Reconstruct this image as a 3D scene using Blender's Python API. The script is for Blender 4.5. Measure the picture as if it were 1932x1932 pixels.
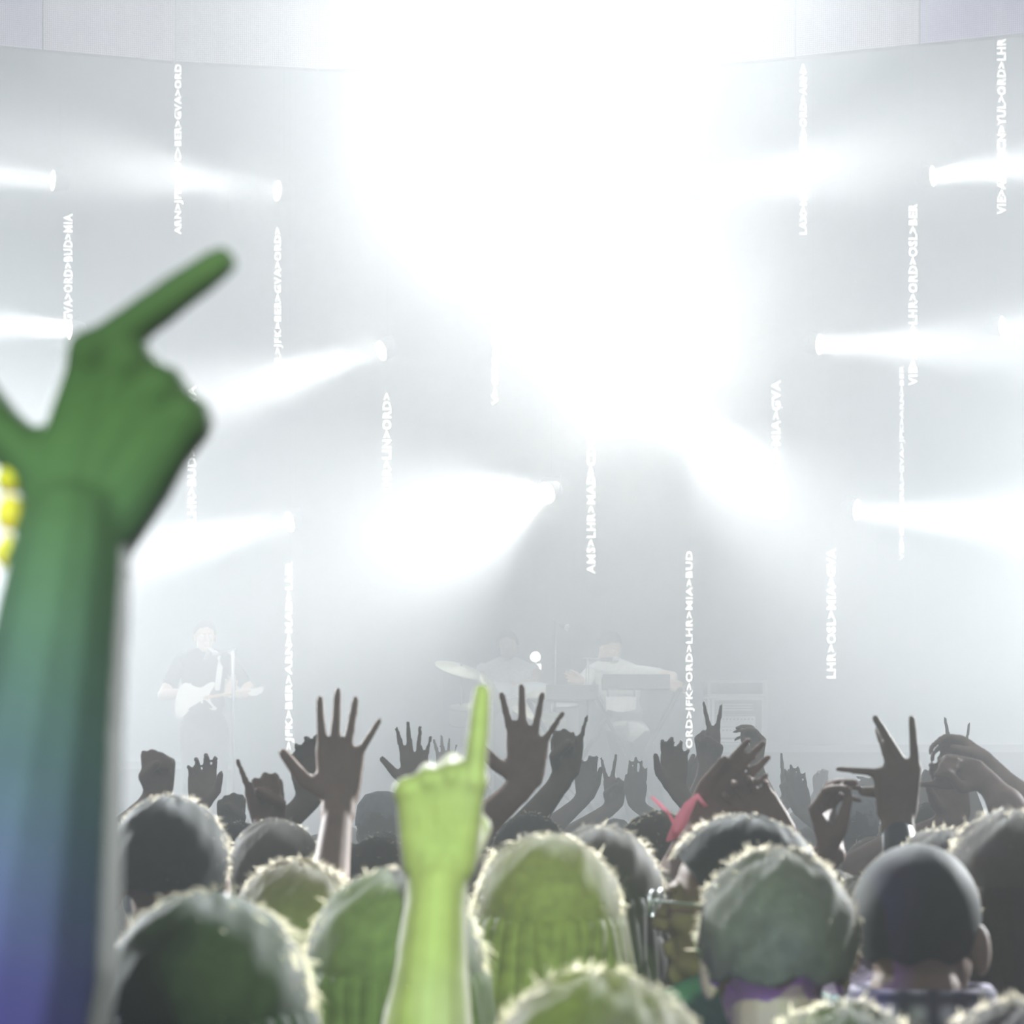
import bpy, math, random
import numpy as np
from mathutils import Vector, Matrix

random.seed(7)
rng = np.random.default_rng(7)
S = bpy.context.scene
for o in list(bpy.data.objects):
    bpy.data.objects.remove(o)

# ------------------------------------------------------------------ camera
F = 5000.0            # focal length in pixels of the 1932 px frame
HZ = 1480.0           # pixel row of the horizon
CZ = 1.9              # camera height
cam_d = bpy.data.cameras.new('camera')
cam = bpy.data.objects.new('camera', cam_d)
S.collection.objects.link(cam)
cam.location = (0, 0, CZ)
cam.rotation_euler = (math.pi / 2, 0, 0)
cam_d.sensor_width = 36
cam_d.lens = 36 * F / 1932
cam_d.shift_y = (HZ - 966) / 1932
cam_d.clip_start = 0.05
cam_d.clip_end = 300
cam_d.dof.use_dof = True
cam_d.dof.focus_distance = 11.0
cam_d.dof.aperture_fstop = 9.0
S.camera = cam

def P(px, py, d):
    """world point seen at pixel (px, py) at distance d down the hall"""
    return np.array([(px - 966) * d / F, d, CZ + (HZ - py) * d / F])

# ------------------------------------------------------------------ world, exposure, added lights
w = bpy.data.worlds.new('world'); S.world = w
w.use_nodes = True
bg = w.node_tree.nodes['Background']
bg.inputs[0].default_value = (0.80, 0.90, 0.94, 1)
bg.inputs[1].default_value = 0.28
S.view_settings.view_transform = 'Standard'
S.view_settings.look = 'None'
S.view_settings.exposure = 0.22
S.view_settings.gamma = 1.0
S.view_settings.use_curve_mapping = False
S.cycles.max_bounces = 5
S.cycles.diffuse_bounces = 2
S.cycles.glossy_bounces = 2
S.cycles.transmission_bounces = 4
S.cycles.volume_bounces = 0
S.cycles.transparent_max_bounces = 8
S.cycles.sample_clamp_direct = 0
S.cycles.sample_clamp_indirect = 3
S.cycles.use_denoising = True

def area(name, loc, target, sx, sy, power, col):
    l = bpy.data.lights.new(name, 'AREA'); l.shape = 'RECTANGLE'
    l.size = sx; l.size_y = sy; l.energy = power; l.color = col
    o = bpy.data.objects.new(name, l); S.collection.objects.link(o)
    o.location = loc
    o.rotation_euler = (Vector(target) - Vector(loc)).to_track_quat('-Z', 'Y').to_euler()
    return o

def spot(name, loc, target, power, deg, blend, radius, col):
    l = bpy.data.lights.new(name, 'SPOT'); l.energy = power
    l.spot_size = math.radians(deg); l.spot_blend = blend
    l.shadow_soft_size = radius; l.color = col
    o = bpy.data.objects.new(name, l); S.collection.objects.link(o)
    o.location = loc
    o.rotation_euler = (Vector(target) - Vector(loc)).to_track_quat('-Z', 'Y').to_euler()
    return o

# added area light, out of view overhead, to brighten the stage haze
area('added_haze_fill', (0, 24, 13.0), (0, 23, 0), 16, 8, 2500, (0.80, 0.93, 1.0))
# added unseen spots that give heads and arms their bright rims
spot('added_rim_light', (6.2, 10.5, 5.0), (0.15, 3.2, 1.7), 18500, 21, 0.7, 0.15, (0.92, 0.97, 1.0))
spot('added_rim_light', (-6.2, 10.5, 5.0), (-0.2, 3.2, 1.7), 15500, 21, 0.7, 0.15, (0.90, 0.96, 1.0))
spot('added_rim_light', (0.2, 8.2, 6.0), (0.05, 3.2, 1.7), 4500, 30, 0.8, 0.15, (0.90, 0.96, 1.0))
# added spots outside the frame, lifting the haze low over the deck
spot('added_low_haze_fill', (6.9, 25, 4.4), (0.6, 12, 1.4), 7000, 50, 1.0, 0.3, (0.84, 0.94, 1.0))
spot('added_low_haze_fill', (-6.5, 25, 4.2), (-0.6, 12, 1.4), 9500, 50, 1.0, 0.3, (0.84, 0.94, 1.0))
# added unseen spots that lift guitarist and keyboard player out of the haze
spot('added_player_fill', (-1.5, 5.5, 7.5), (-2.33, 19.7, 2.7), 30000, 7, 1.0, 0.1, (1, .98, .95))
spot('added_player_fill', (1.5, 5.5, 7.5), (0.78, 20.0, 2.7), 22000, 7, 1.0, 0.1, (1, .98, .95))
# added coloured spots behind the camera, standing in for lens flare tint
spot('added_green_flare_tint', (0.5, -2.6, 4.2), (-0.04, 3.1, 1.60), 6200, 9, 1.0, 0.1, (0.54, 1.0, 0.32))
spot('added_green_flare_tint', (-1.6, -2.6, 3.6), (-0.24, 1.42, 1.99), 1700, 6, 1.0, 0.1, (0.42, 1.0, 0.26))
spot('added_blue_flare_tint', (-2.0, -2.6, 2.2), (-0.20, 1.6, 1.66), 2600, 10, 1.0, 0.1, (0.22, 0.12, 1.0))

HAZE_DENSITY = 0.10
HAZE_G = 0.45

# ------------------------------------------------------------------ materials
def mat(name, col, rough=0.6, spec=0.4, noise=0.0, nscale=30, emis=None, estr=0, metal=0, transl=0.0, bump=0.0):
    m = bpy.data.materials.new(name); m.use_nodes = True
    nt = m.node_tree; b = nt.nodes['Principled BSDF']
    b.inputs['Base Color'].default_value = (*col, 1)
    b.inputs['Roughness'].default_value = rough
    b.inputs['Specular IOR Level'].default_value = spec
    b.inputs['Metallic'].default_value = metal
    if noise > 0 or bump > 0:
        tc = nt.nodes.new('ShaderNodeTexCoord')
        n = nt.nodes.new('ShaderNodeTexNoise'); n.inputs['Scale'].default_value = nscale
        n.inputs['Detail'].default_value = 3
        nt.links.new(tc.outputs['Object'], n.inputs['Vector'])
        if noise > 0:
            r = nt.nodes.new('ShaderNodeValToRGB')
            r.color_ramp.elements[0].position = 0.3; r.color_ramp.elements[1].position = 0.7
            r.color_ramp.elements[0].color = (*[c * (1 - noise) for c in col], 1)
            r.color_ramp.elements[1].color = (*[min(1, c * (1 + noise)) for c in col], 1)
            nt.links.new(n.outputs['Fac'], r.inputs['Fac'])
            nt.links.new(r.outputs['Color'], b.inputs['Base Color'])
        if bump > 0:
            bp = nt.nodes.new('ShaderNodeBump'); bp.inputs['Strength'].default_value = bump
            bp.inputs['Distance'].default_value = 0.01
            nt.links.new(n.outputs['Fac'], bp.inputs['Height'])
            nt.links.new(bp.outputs['Normal'], b.inputs['Normal'])
    if emis:
        b.inputs['Emission Color'].default_value = (*emis, 1)
        b.inputs['Emission Strength'].default_value = estr
    if transl > 0:
        t = nt.nodes.new('ShaderNodeBsdfTranslucent'); t.inputs[0].default_value = (*[min(1, c * 4 + 0.45) for c in col], 1)
        mx = nt.nodes.new('ShaderNodeMixShader'); mx.inputs[0].default_value = transl
        out = nt.nodes['Material Output']
        nt.links.new(b.outputs[0], mx.inputs[1]); nt.links.new(t.outputs[0], mx.inputs[2])
        nt.links.new(mx.outputs[0], out.inputs['Surface'])
    return m

SKIN = [mat('skin_brown', (0.16, 0.10, 0.075), 0.65, 0.35, 0.15, 18),
        mat('skin_tan', (0.22, 0.15, 0.115), 0.65, 0.35, 0.12, 18),
        mat('skin_olive', (0.12, 0.09, 0.065), 0.65, 0.35, 0.15, 18)]
SKIN_DARK = mat('skin_deep_brown', (0.06, 0.07, 0.055), 0.7, 0.4, 0.15, 14)
SKIN_PALE = mat('skin_pale', (0.62, 0.48, 0.40), 0.5, 0.5, 0.08, 20)
HAIR = {'black': mat('hair_black', (0.020, 0.024, 0.022), 0.7, 0.25, 0.3, 60, transl=0.25),
        'brown': mat('hair_brown', (0.045, 0.042, 0.03), 0.7, 0.25, 0.3, 60, transl=0.35),
        'auburn': mat('hair_auburn', (0.075, 0.06, 0.03), 0.7, 0.25, 0.3, 60, transl=0.35),
        'blond': mat('hair_blond', (0.34, 0.25, 0.11), 0.45, 0.5, 0.25, 60, transl=0.4)}
WISP = bpy.data.materials.new('rim_tint_hair_wisps'); WISP.use_nodes = True
_n = WISP.node_tree; _d = _n.nodes['Principled BSDF']; _d.inputs['Base Color'].default_value = (.16, .14, .10, 1); _d.inputs['Roughness'].default_value = .35
_t = _n.nodes.new('ShaderNodeBsdfTranslucent'); _t.inputs[0].default_value = (.97, .87, .66, 1)  # cream of the rim light is put into the strand colour
_m = _n.nodes.new('ShaderNodeMixShader'); _m.inputs[0].default_value = .6
_n.links.new(_d.outputs[0], _m.inputs[1]); _n.links.new(_t.outputs[0], _m.inputs[2]); _n.links.new(_m.outputs[0], _n.nodes['Material Output'].inputs['Surface'])
SHIRT = {k: mat('cloth_' + k, c, 0.85, 0.2, 0.15, 40, bump=0.3) for k, c in {
    'navy': (0.02, 0.03, 0.08), 'charcoal': (0.035, 0.038, 0.04), 'green': (0.05, 0.10, 0.03),
    'teal': (0.03, 0.08, 0.075), 'grey': (0.18, 0.19, 0.21), 'white': (0.75, 0.76, 0.76),
    'olive': (0.09, 0.11, 0.03), 'plum': (0.05, 0.03, 0.06), 'denim': (0.05, 0.07, 0.11), 'black': (0.015, 0.015, 0.018)}.items()}
TROUSERS = mat('trouser_cloth', (0.03, 0.035, 0.05), 0.85, 0.2, 0.15, 40)
SHOE = mat('shoe_leather', (0.03, 0.03, 0.03), 0.5)
BLACK = mat('black_metal', (0.02, 0.02, 0.022), 0.4, 0.5)
GREYM = mat('grey_metal', (0.35, 0.36, 0.37), 0.35, 0.5, metal=0.6)
CHROME = mat('chrome', (0.8, 0.8, 0.8), 0.15, 0.5, metal=1.0)
WHITEP = mat('white_lacquer', (0.85, 0.85, 0.83), 0.25, 0.5)

def plaid():
    m = mat('plaid_cotton', (0.2, 0.2, 0.25), 0.85, 0.2)
    nt = m.node_tree; b = nt.nodes['Principled BSDF']
    tc = nt.nodes.new('ShaderNodeTexCoord')
    w1 = nt.nodes.new('ShaderNodeTexWave'); w1.bands_direction = 'X'; w1.inputs['Scale'].default_value = 9
    w2 = nt.nodes.new('ShaderNodeTexWave'); w2.bands_direction = 'Z'; w2.inputs['Scale'].default_value = 9
    mx = nt.nodes.new('ShaderNodeMath'); mx.operation = 'MULTIPLY'
    r = nt.nodes.new('ShaderNodeValToRGB')
    r.color_ramp.elements[0].color = (0.05, 0.045, 0.08, 1); r.color_ramp.elements[1].color = (0.55, 0.5, 0.6, 1)
    nt.links.new(tc.outputs['Object'], w1.inputs[0]); nt.links.new(tc.outputs['Object'], w2.inputs[0])
    nt.links.new(w1.outputs['Fac'], mx.inputs[0]); nt.links.new(w2.outputs['Fac'], mx.inputs[1])
    nt.links.new(mx.outputs[0], r.inputs[0]); nt.links.new(r.outputs[0], b.inputs['Base Color'])
    return m
SHIRT['plaid'] = plaid()

# ------------------------------------------------------------------ object helpers
def link_mesh(name, me, material, parent=None, smooth=True):
    o = bpy.data.objects.new(name, me); S.collection.objects.link(o)
    if material is not None and not me.materials:
        me.materials.append(material)
    if parent is not None: o.parent = parent
    if smooth: me.shade_smooth()
    return o

def mesh_from(name, vf, material=None, parent=None, smooth=True, off=None):
    v, f = vf
    v = np.asarray(v, float)
    if off is not None: v = v - np.asarray(off)
    me = bpy.data.meshes.new(name)
    me.from_pydata(v.tolist(), [], [list(map(int, q)) for q in f]); me.update()
    return link_mesh(name, me, material, parent, smooth)

def tag(o, label=None, cat=None, group=None, kind=None):
    if label: o['label'] = label
    if cat: o['category'] = cat
    if group: o['group'] = group
    if kind: o['kind'] = kind
    return o

def empty(name, loc, label, cat, group=None):
    o = bpy.data.objects.new(name, None); S.collection.objects.link(o)
    o.location = loc; o.empty_display_size = 0.1
    return tag(o, label, cat, group)

def join(parts):
    V = []; Fc = []; n = 0
    for v, f in parts:
        v = np.asarray(v, float).reshape(-1, 3)
        V.append(v); Fc += [tuple(i + n for i in q) for q in f]; n += len(v)
    return np.vstack(V), Fc

def box(c, s):
    c = np.asarray(c, float); s = np.asarray(s, float) / 2
    v = np.array([[x, y, z] for x in (-1, 1) for y in (-1, 1) for z in (-1, 1)]) * s + c
    return v, [(0, 1, 3, 2), (4, 6, 7, 5), (0, 4, 5, 1), (2, 3, 7, 6), (0, 2, 6, 4), (1, 5, 7, 3)]

def frame_of(d):
    d = np.asarray(d, float); d = d / (np.linalg.norm(d) + 1e-12)
    a = np.array([0, 0, 1.0]) if abs(d[2]) < 0.9 else np.array([0, 1.0, 0])
    x = np.cross(a, d); x /= np.linalg.norm(x)
    return x, np.cross(d, x), d

def tube(pts, rads, n=10, flat=1.0, fx=None):
    """closed tube through pts with rounded ends"""
    pts = [np.asarray(p, float) for p in pts]; m = len(pts)
    rads = list(rads) if hasattr(rads, '__len__') else [rads] * m
    P2 = []; R2 = []
    d0 = (pts[1] - pts[0]); d0 /= np.linalg.norm(d0) + 1e-12
    d1 = (pts[-1] - pts[-2]); d1 /= np.linalg.norm(d1) + 1e-12
    P2 += [pts[0] - d0 * rads[0] * 0.9, pts[0] - d0 * rads[0] * 0.6]; R2 += [rads[0] * 0.35, rads[0] * 0.8]
    P2 += pts; R2 += rads
    P2 += [pts[-1] + d1 * rads[-1] * 0.6, pts[-1] + d1 * rads[-1] * 0.9]; R2 += [rads[-1] * 0.8, rads[-1] * 0.35]
    V = []; Fc = []
    for i, (p, r) in enumerate(zip(P2, R2)):
        a = P2[max(i - 1, 0)]; b = P2[min(i + 1, len(P2) - 1)]
        if i <= 1: d = d0
        elif i >= len(P2) - 2: d = d1
        else: d = b - a
        x, y, _ = frame_of(d)
        if fx is not None:
            dd = d / (np.linalg.norm(d) + 1e-12)
            x = np.asarray(fx, float) - dd * np.dot(fx, dd); x /= np.linalg.norm(x) + 1e-12; y = np.cross(dd, x)
        for k in range(n):
            t = 2 * math.pi * k / n
            V.append(p + r * (math.cos(t) * x + flat * math.sin(t) * y))
    L = len(P2)
    for i in range(L - 1):
        for k in range(n):
            Fc.append((i * n + k, i * n + (k + 1) % n, (i + 1) * n + (k + 1) % n, (i + 1) * n + k))
    Fc.append(tuple(range(n))[::-1]); Fc.append(tuple((L - 1) * n + k for k in range(n)))
    return V, Fc

def caps(pts, rads, n=8):
    """chain of separate tapered capsules, for voxel union"""
    rads = list(rads) if hasattr(rads, '__len__') else [rads] * len(pts)
    return join([tube([pts[i], pts[i + 1]], [rads[i], rads[i + 1]], n) for i in range(len(pts) - 1)])

def ell(c, r, n=14, m=9):
    V = []; Fc = []
    for i in range(m + 1):
        ph = math.pi * (i + 0.0) / m
        ph = min(max(ph, 0.06), math.pi - 0.06)
        for k in range(n):
            t = 2 * math.pi * k / n
            V.append((c[0] + r[0] * math.sin(ph) * math.cos(t), c[1] + r[1] * math.sin(ph) * math.sin(t), c[2] + r[2] * math.cos(ph)))
    for i in range(m):
        for k in range(n):
            Fc.append((i * n + k, (i + 1) * n + k, (i + 1) * n + (k + 1) % n, i * n + (k + 1) % n))
    Fc.append(tuple(range(n))); Fc.append(tuple(m * n + k for k in range(n))[::-1])
    return V, Fc

def lathe(prof, n=24, c=(0, 0, 0), axis=(0, 0, 1)):
    x, y, d = frame_of(axis); V = []; Fc = []
    for r, h in prof:
        for k in range(n):
            t = 2 * math.pi * k / n
            V.append(np.asarray(c) + r * (math.cos(t) * x + math.sin(t) * y) + h * d)
    for i in range(len(prof) - 1):
        for k in range(n):
            Fc.append((i * n + k, i * n + (k + 1) % n, (i + 1) * n + (k + 1) % n, (i + 1) * n + k))
    Fc.append(tuple(range(n))[::-1]); Fc.append(tuple((len(prof) - 1) * n + k for k in range(n)))
    return V, Fc

def prism(outline, th, org, ex, ey, ez):
    """outline (2D) extruded by th; org and axes place it"""
    n = len(outline); V = []
    for s in (-0.5, 0.5):
        for a, b in outline:
            V.append(np.asarray(org) + a * np.asarray(ex) + b * np.asarray(ey) + s * th * np.asarray(ez))
    Fc = [tuple(range(n))[::-1], tuple(range(n, 2 * n))]
    Fc += [(i, (i + 1) % n, n + (i + 1) % n, n + i) for i in range(n)]
    return V, Fc

def remesh(vf, voxel, smooth=3):
    """voxel union of closed shapes into one continuous surface; returns (verts, faces)"""
    me = bpy.data.meshes.new('tmp')
    me.from_pydata(np.asarray(vf[0]).tolist(), [], [list(q) for q in vf[1]]); me.update()
    import bmesh
    bm = bmesh.new(); bm.from_mesh(me); bmesh.ops.recalc_face_normals(bm, faces=bm.faces); bm.to_mesh(me); bm.free()
    o = bpy.data.objects.new('tmp', me); S.collection.objects.link(o)
    m = o.modifiers.new('r', 'REMESH'); m.mode = 'VOXEL'; m.voxel_size = voxel; m.adaptivity = 0.0
    if smooth:
        s = o.modifiers.new('s', 'SMOOTH'); s.factor = 0.5; s.iterations = smooth
    dg = bpy.context.evaluated_depsgraph_get()
    e = o.evaluated_get(dg); em = e.to_mesh()
    nv = len(em.vertices); co = np.empty(nv * 3); em.vertices.foreach_get('co', co)
    fc = [tuple(p.vertices) for p in em.polygons]
    e.to_mesh_clear()
    bpy.data.objects.remove(o); bpy.data.meshes.remove(me)
    return co.reshape(-1, 3), fc

def xf(vf, M, t=(0, 0, 0)):
    return np.asarray(vf[0]) @ np.asarray(M).T + np.asarray(t), vf[1]

def rotz(a): c, s = math.cos(a), math.sin(a); return np.array([[c, -s, 0], [s, c, 0], [0, 0, 1.0]])
def rotx(a): c, s = math.cos(a), math.sin(a); return np.array([[1.0, 0, 0], [0, c, -s], [0, s, c]])
def roty(a): c, s = math.cos(a), math.sin(a); return np.array([[c, 0, s], [0, 1.0, 0], [-s, 0, c]])

# ------------------------------------------------------------------ human parts
def head_parts():
    p = [ell((0, -.012, .035), (.076, .096, .086)), ell((0, .024, -.02), (.064, .068, .086)),
         ell((0, .034, -.078), (.048, .050, .034)), ell((0, .074, -.098), (.021, .018, .018)),
         caps([(0, .088, .012), (0, .106, -.026)], [.009, .013]), ell((.011, .096, -.03), (.008, .01, .007)),
         ell((-.011, .096, -.03), (.008, .01, .007)), ell((0, .082, .026), (.050, .014, .010)),
         ell((0, .090, -.056), (.023, .011, .006)), ell((0, .088, -.067), (.019, .011, .007)),
         ell((.04, .066, -.02), (.02, .02, .018)), ell((-.04, .066, -.02), (.02, .02, .018)),
         caps([(0, -.02, -.05), (0, -.03, -.135), (0, -.03, -.20)], [.056, .055, .064], 14)]
    for s in (-1, 1):
        p.append(xf(ell((0, 0, 0), (.010, .020, .033)), rotz(-s * 0.35), (s * .080, -.008, -.008)))
        p.append(ell((s * .031, .080, .002), (.013, .011, .010)))
    return join(p)
HEAD = {'near': remesh(head_parts(), .0055, 1), 'far': remesh(head_parts(), .010, 1)}

def torso_parts(g=0.0, legs=True):
    p = [ell((0, 0, .95), (.165 + g, .112 + g, .12)), ell((0, 0, 1.12), (.142 + g, .103 + g, .15)),
         ell((0, 0, 1.30), (.165 + g, .118 + g, .18)), caps([(-.155, 0, 1.425), (.155, 0, 1.425)], [.058 + g, .058 + g]),
         caps([(-.03, -.015, 1.495), (-.13, -.005, 1.445)], [.048 + g * .6, .05 + g]),
         caps([(.03, -.015, 1.495), (.13, -.005, 1.445)], [.048 + g * .6, .05 + g])]
    if legs:
        for s in (-1, 1):
            p.append(caps([(s * .09, 0, .92), (s * .10, .01, .50), (s * .10, -.01, .09)], [.085, .055, .04], 10))
            p.append(caps([(s * .10, -.04, .045), (s * .11, .14, .035)], [.036, .036]))
    return join(p)
TORSO = remesh(torso_parts(), .03, 1)
SHIRT_M = remesh(torso_parts(.016, False), .022, 1)
def trouser_parts():
    p = [ell((0, 0, .95), (.178, .125, .11))]
    for s in (-1, 1):
        p.append(caps([(s * .09, 0, .92), (s * .10, .01, .50), (s * .10, -.01, .12)], [.10, .075, .06], 10))
    return join(p)
TROUSER_M = remesh(trouser_parts(), .03, 1)
SHOE_M = remesh(join([caps([(0, -.05, .045), (0, .15, .038)], [.046, .044]), ell((0, -.05, .07), (.045, .05, .05))]), .016, 1)

FL = [(.040, .026, .021), (.045, .029, .022), (.041, .027, .021), (.032, .021, .019)]
FR = [(.0095, .0085, .0078, .0068), (.0098, .0088, .008, .007), (.0093, .0083, .0076, .0066), (.0083, .0073, .0066, .0058)]
KU = (.090, .094, .089, .080); KV = (.032, .011, -.011, -.030)
# each gesture: four of (spread, curl1, curl2, curl3) from index to little, then the thumb direction (u, v, n) twice
G = {
 'open':   ([(10, 4, 8, 5), (2, 3, 6, 5), (-6, 5, 8, 5), (-17, 6, 10, 6)], (.55, .8, .1), (.75, .6, .1)),
 'wide':   ([(16, 2, 4, 4), (4, 2, 4, 4), (-8, 3, 5, 4), (-30, 4, 6, 4)], (.35, .9, .1), (.7, .65, .1)),
 'three':  ([(4, 2, 3, 3), (-2, 2, 3, 3), (-8, 3, 4, 3), (-30, 4, 6, 4)], (.35, .9, .1), (.75, .6, .1)),
 'relax':  ([(6, 25, 35, 20), (2, 30, 40, 25), (-3, 35, 42, 25), (-8, 38, 45, 28)], (.75, .45, .45), (.85, .2, .4)),
 'point':  ([(4, 4, 6, 4), (0, 72, 95, 60), (-3, 76, 95, 60), (-6, 78, 92, 60)], (.6, .35, .6), (.6, -.5, .4)),
 'pointL': ([(-28, 2, 4, 3), (-6, 82, 88, 50), (-8, 84, 88, 50), (-12, 86, 85, 50)], (.35, .93, .1), (.55, .83, .0)),
 'horns':  ([(5, 4, 6, 4), (0, 75, 95, 60), (-2, 76, 95, 60), (-12, 4, 8, 5)], (.6, .3, .7), (.55, -.6, .5)),
 'pinky':  ([(0, 70, 95, 60), (0, 72, 95, 60), (-2, 74, 95, 60), (-12, 4, 8, 5)], (.6, .3, .7), (.55, -.6, .5)),
 'peace':  ([(12, 3, 6, 4), (-9, 4, 6, 4), (-3, 76, 95, 60), (-6, 78, 92, 60)], (.6, .3, .7), (.55, -.6, .5)),
 'trident': ([(-3, 2, 4, 10), (-30, 2, 4, 3), (-13, 22, 25, 8), (-84, 0, 3, 3)], (.45, -.25, .5), (.05, -1, .0)),
 'fist':   ([(2, 75, 95, 60), (0, 76, 95, 60), (-2, 78, 95, 60), (-5, 80, 92, 60)], (.6, .3, .7), (.5, -.6, .5)),
 'pinch':  ([(2, 48, 42, 20), (0, 46, 45, 20), (-3, 50, 45, 20), (-6, 56, 48, 20)], (.6, .2, .8), (.85, .0, .5)),
 'blade':  ([(2, 4, 6, 4), (0, 4, 6, 4), (-2, 5, 6, 4), (-4, 6, 8, 5)], (.85, .4, .2), (.95, .1, .1)),
 'claw':   ([(10, 20, 45, 30), (3, 22, 48, 30), (-4, 24, 48, 30), (-12, 28, 50, 30)], (.6, .6, .4), (.8, .2, .5)),
}

def hand(W, u, v, gest, sc=1.0, n=None, fat=1.0):
    u = u / np.linalg.norm(u); v = v - u * np.dot(u, v); v /= np.linalg.norm(v)
    if n is None: n = np.cross(u, v)
    fing, t1, t2 = G[gest]; parts = []
    q = lambda a, b, c: W + sc * (a * u + b * v + c * n)
    bases = [(.008, .019), (.006, .007), (.006, -.007), (.008, -.018)]
    for i in range(4):
        b0 = q(bases[i][0], bases[i][1], 0); k = q(KU[i], KV[i], 0)
        parts.append(caps([b0, (b0 + k) / 2 + n * .002 * sc, k], [.017 * sc, .0155 * sc, .0125 * sc]))
        sp, c1, c2, c3 = fing[i]
        d = math.cos(math.radians(sp)) * u + math.sin(math.radians(sp)) * v
        pts = [k]; ang = 0
        for L, c in zip(FL[i], (c1, c2, c3)):
            ang += math.radians(c)
            pts.append(pts[-1] + sc * L * (math.cos(ang) * d + math.sin(ang) * n))
        parts.append(caps(pts, [r * sc * fat for r in FR[i]]))
        parts.append(ell(pts[0], [.0115 * sc * fat] * 3, 8, 6)); 
    for i in range(3):
        parts.append(caps([q(.02, bases[i][1] * .5 + bases[i + 1][1] * .5, 0), q(KU[i] * .93, (KV[i] + KV[i + 1]) / 2, 0)], [.016 * sc, .0125 * sc]))
    tb = q(.018, .020, .004); tk = tb + sc * .043 * np.array(t1[0] * u + t1[1] * v + t1[2] * n) / np.linalg.norm(t1)
    d2 = (t2[0] * u + t2[1] * v + t2[2] * n) / np.linalg.norm(t2)
    tm = tk + sc * .034 * d2; te = tm + sc * .026 * d2
    parts.append(caps([tb, tk, tm, te], [.019 * sc, .0145 * sc, .0115 * sc, .0095 * sc]))
    parts.append(caps([tb, q(.06, .022, .004)], [.018 * sc, .015 * sc]))
    return join(parts)

def arm(Sh, El, W, u, v, gest, sc=1.0, voxel=.007, n=None, thin=1.0, fat=1.0):
    f = W - El; f /= np.linalg.norm(f)
    parts = [caps([Sh, Sh * .45 + El * .55, El], [.052 * sc, .047 * sc, .040 * sc * thin], 10),
             caps([El, El + f * .075, El * .35 + W * .65, W], [.040 * sc * thin, .043 * sc * thin, .032 * sc * thin, .0245 * sc * thin], 12)]
    vv = v - u * np.dot(u, v); vv /= np.linalg.norm(vv)
    parts.append(caps([W - f * .03 + vv * .009, W + u * .02 + vv * .010], [.0225 * sc, .019 * sc]))
    parts.append(caps([W - f * .03 - vv * .009, W + u * .02 - vv * .010], [.0225 * sc, .019 * sc]))
    parts.append(hand(W, u, v, gest, sc, n, fat))
    return remesh(join(parts), voxel, 2)

def ik(Sh, W, L1, L2, pole):
    d = W - Sh; D = np.linalg.norm(d)
    D2 = min(D, (L1 + L2) * .995); dn = d / D
    a = (L1 ** 2 - L2 ** 2 + D2 ** 2) / (2 * D2); h = math.sqrt(max(L1 ** 2 - a * a, 0))
    pl = pole - dn * np.dot(pole, dn); pl /= np.linalg.norm(pl) + 1e-9
    return Sh + dn * a * (D / D2 if D > D2 else 1) + pl * h

_ad = {}
def arm_down(side):
    if side not in _ad:
        Sh = np.array([side * .19, 0, 1.42]); El = np.array([side * .235, .0, 1.13]); W = np.array([side * .225, .10, .90])
        u = W - El; _ad[side] = arm(Sh, El, W, u, np.array([-side * .2, 1.0, 0]), 'relax', 1, .016)
    return _ad[side]

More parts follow.
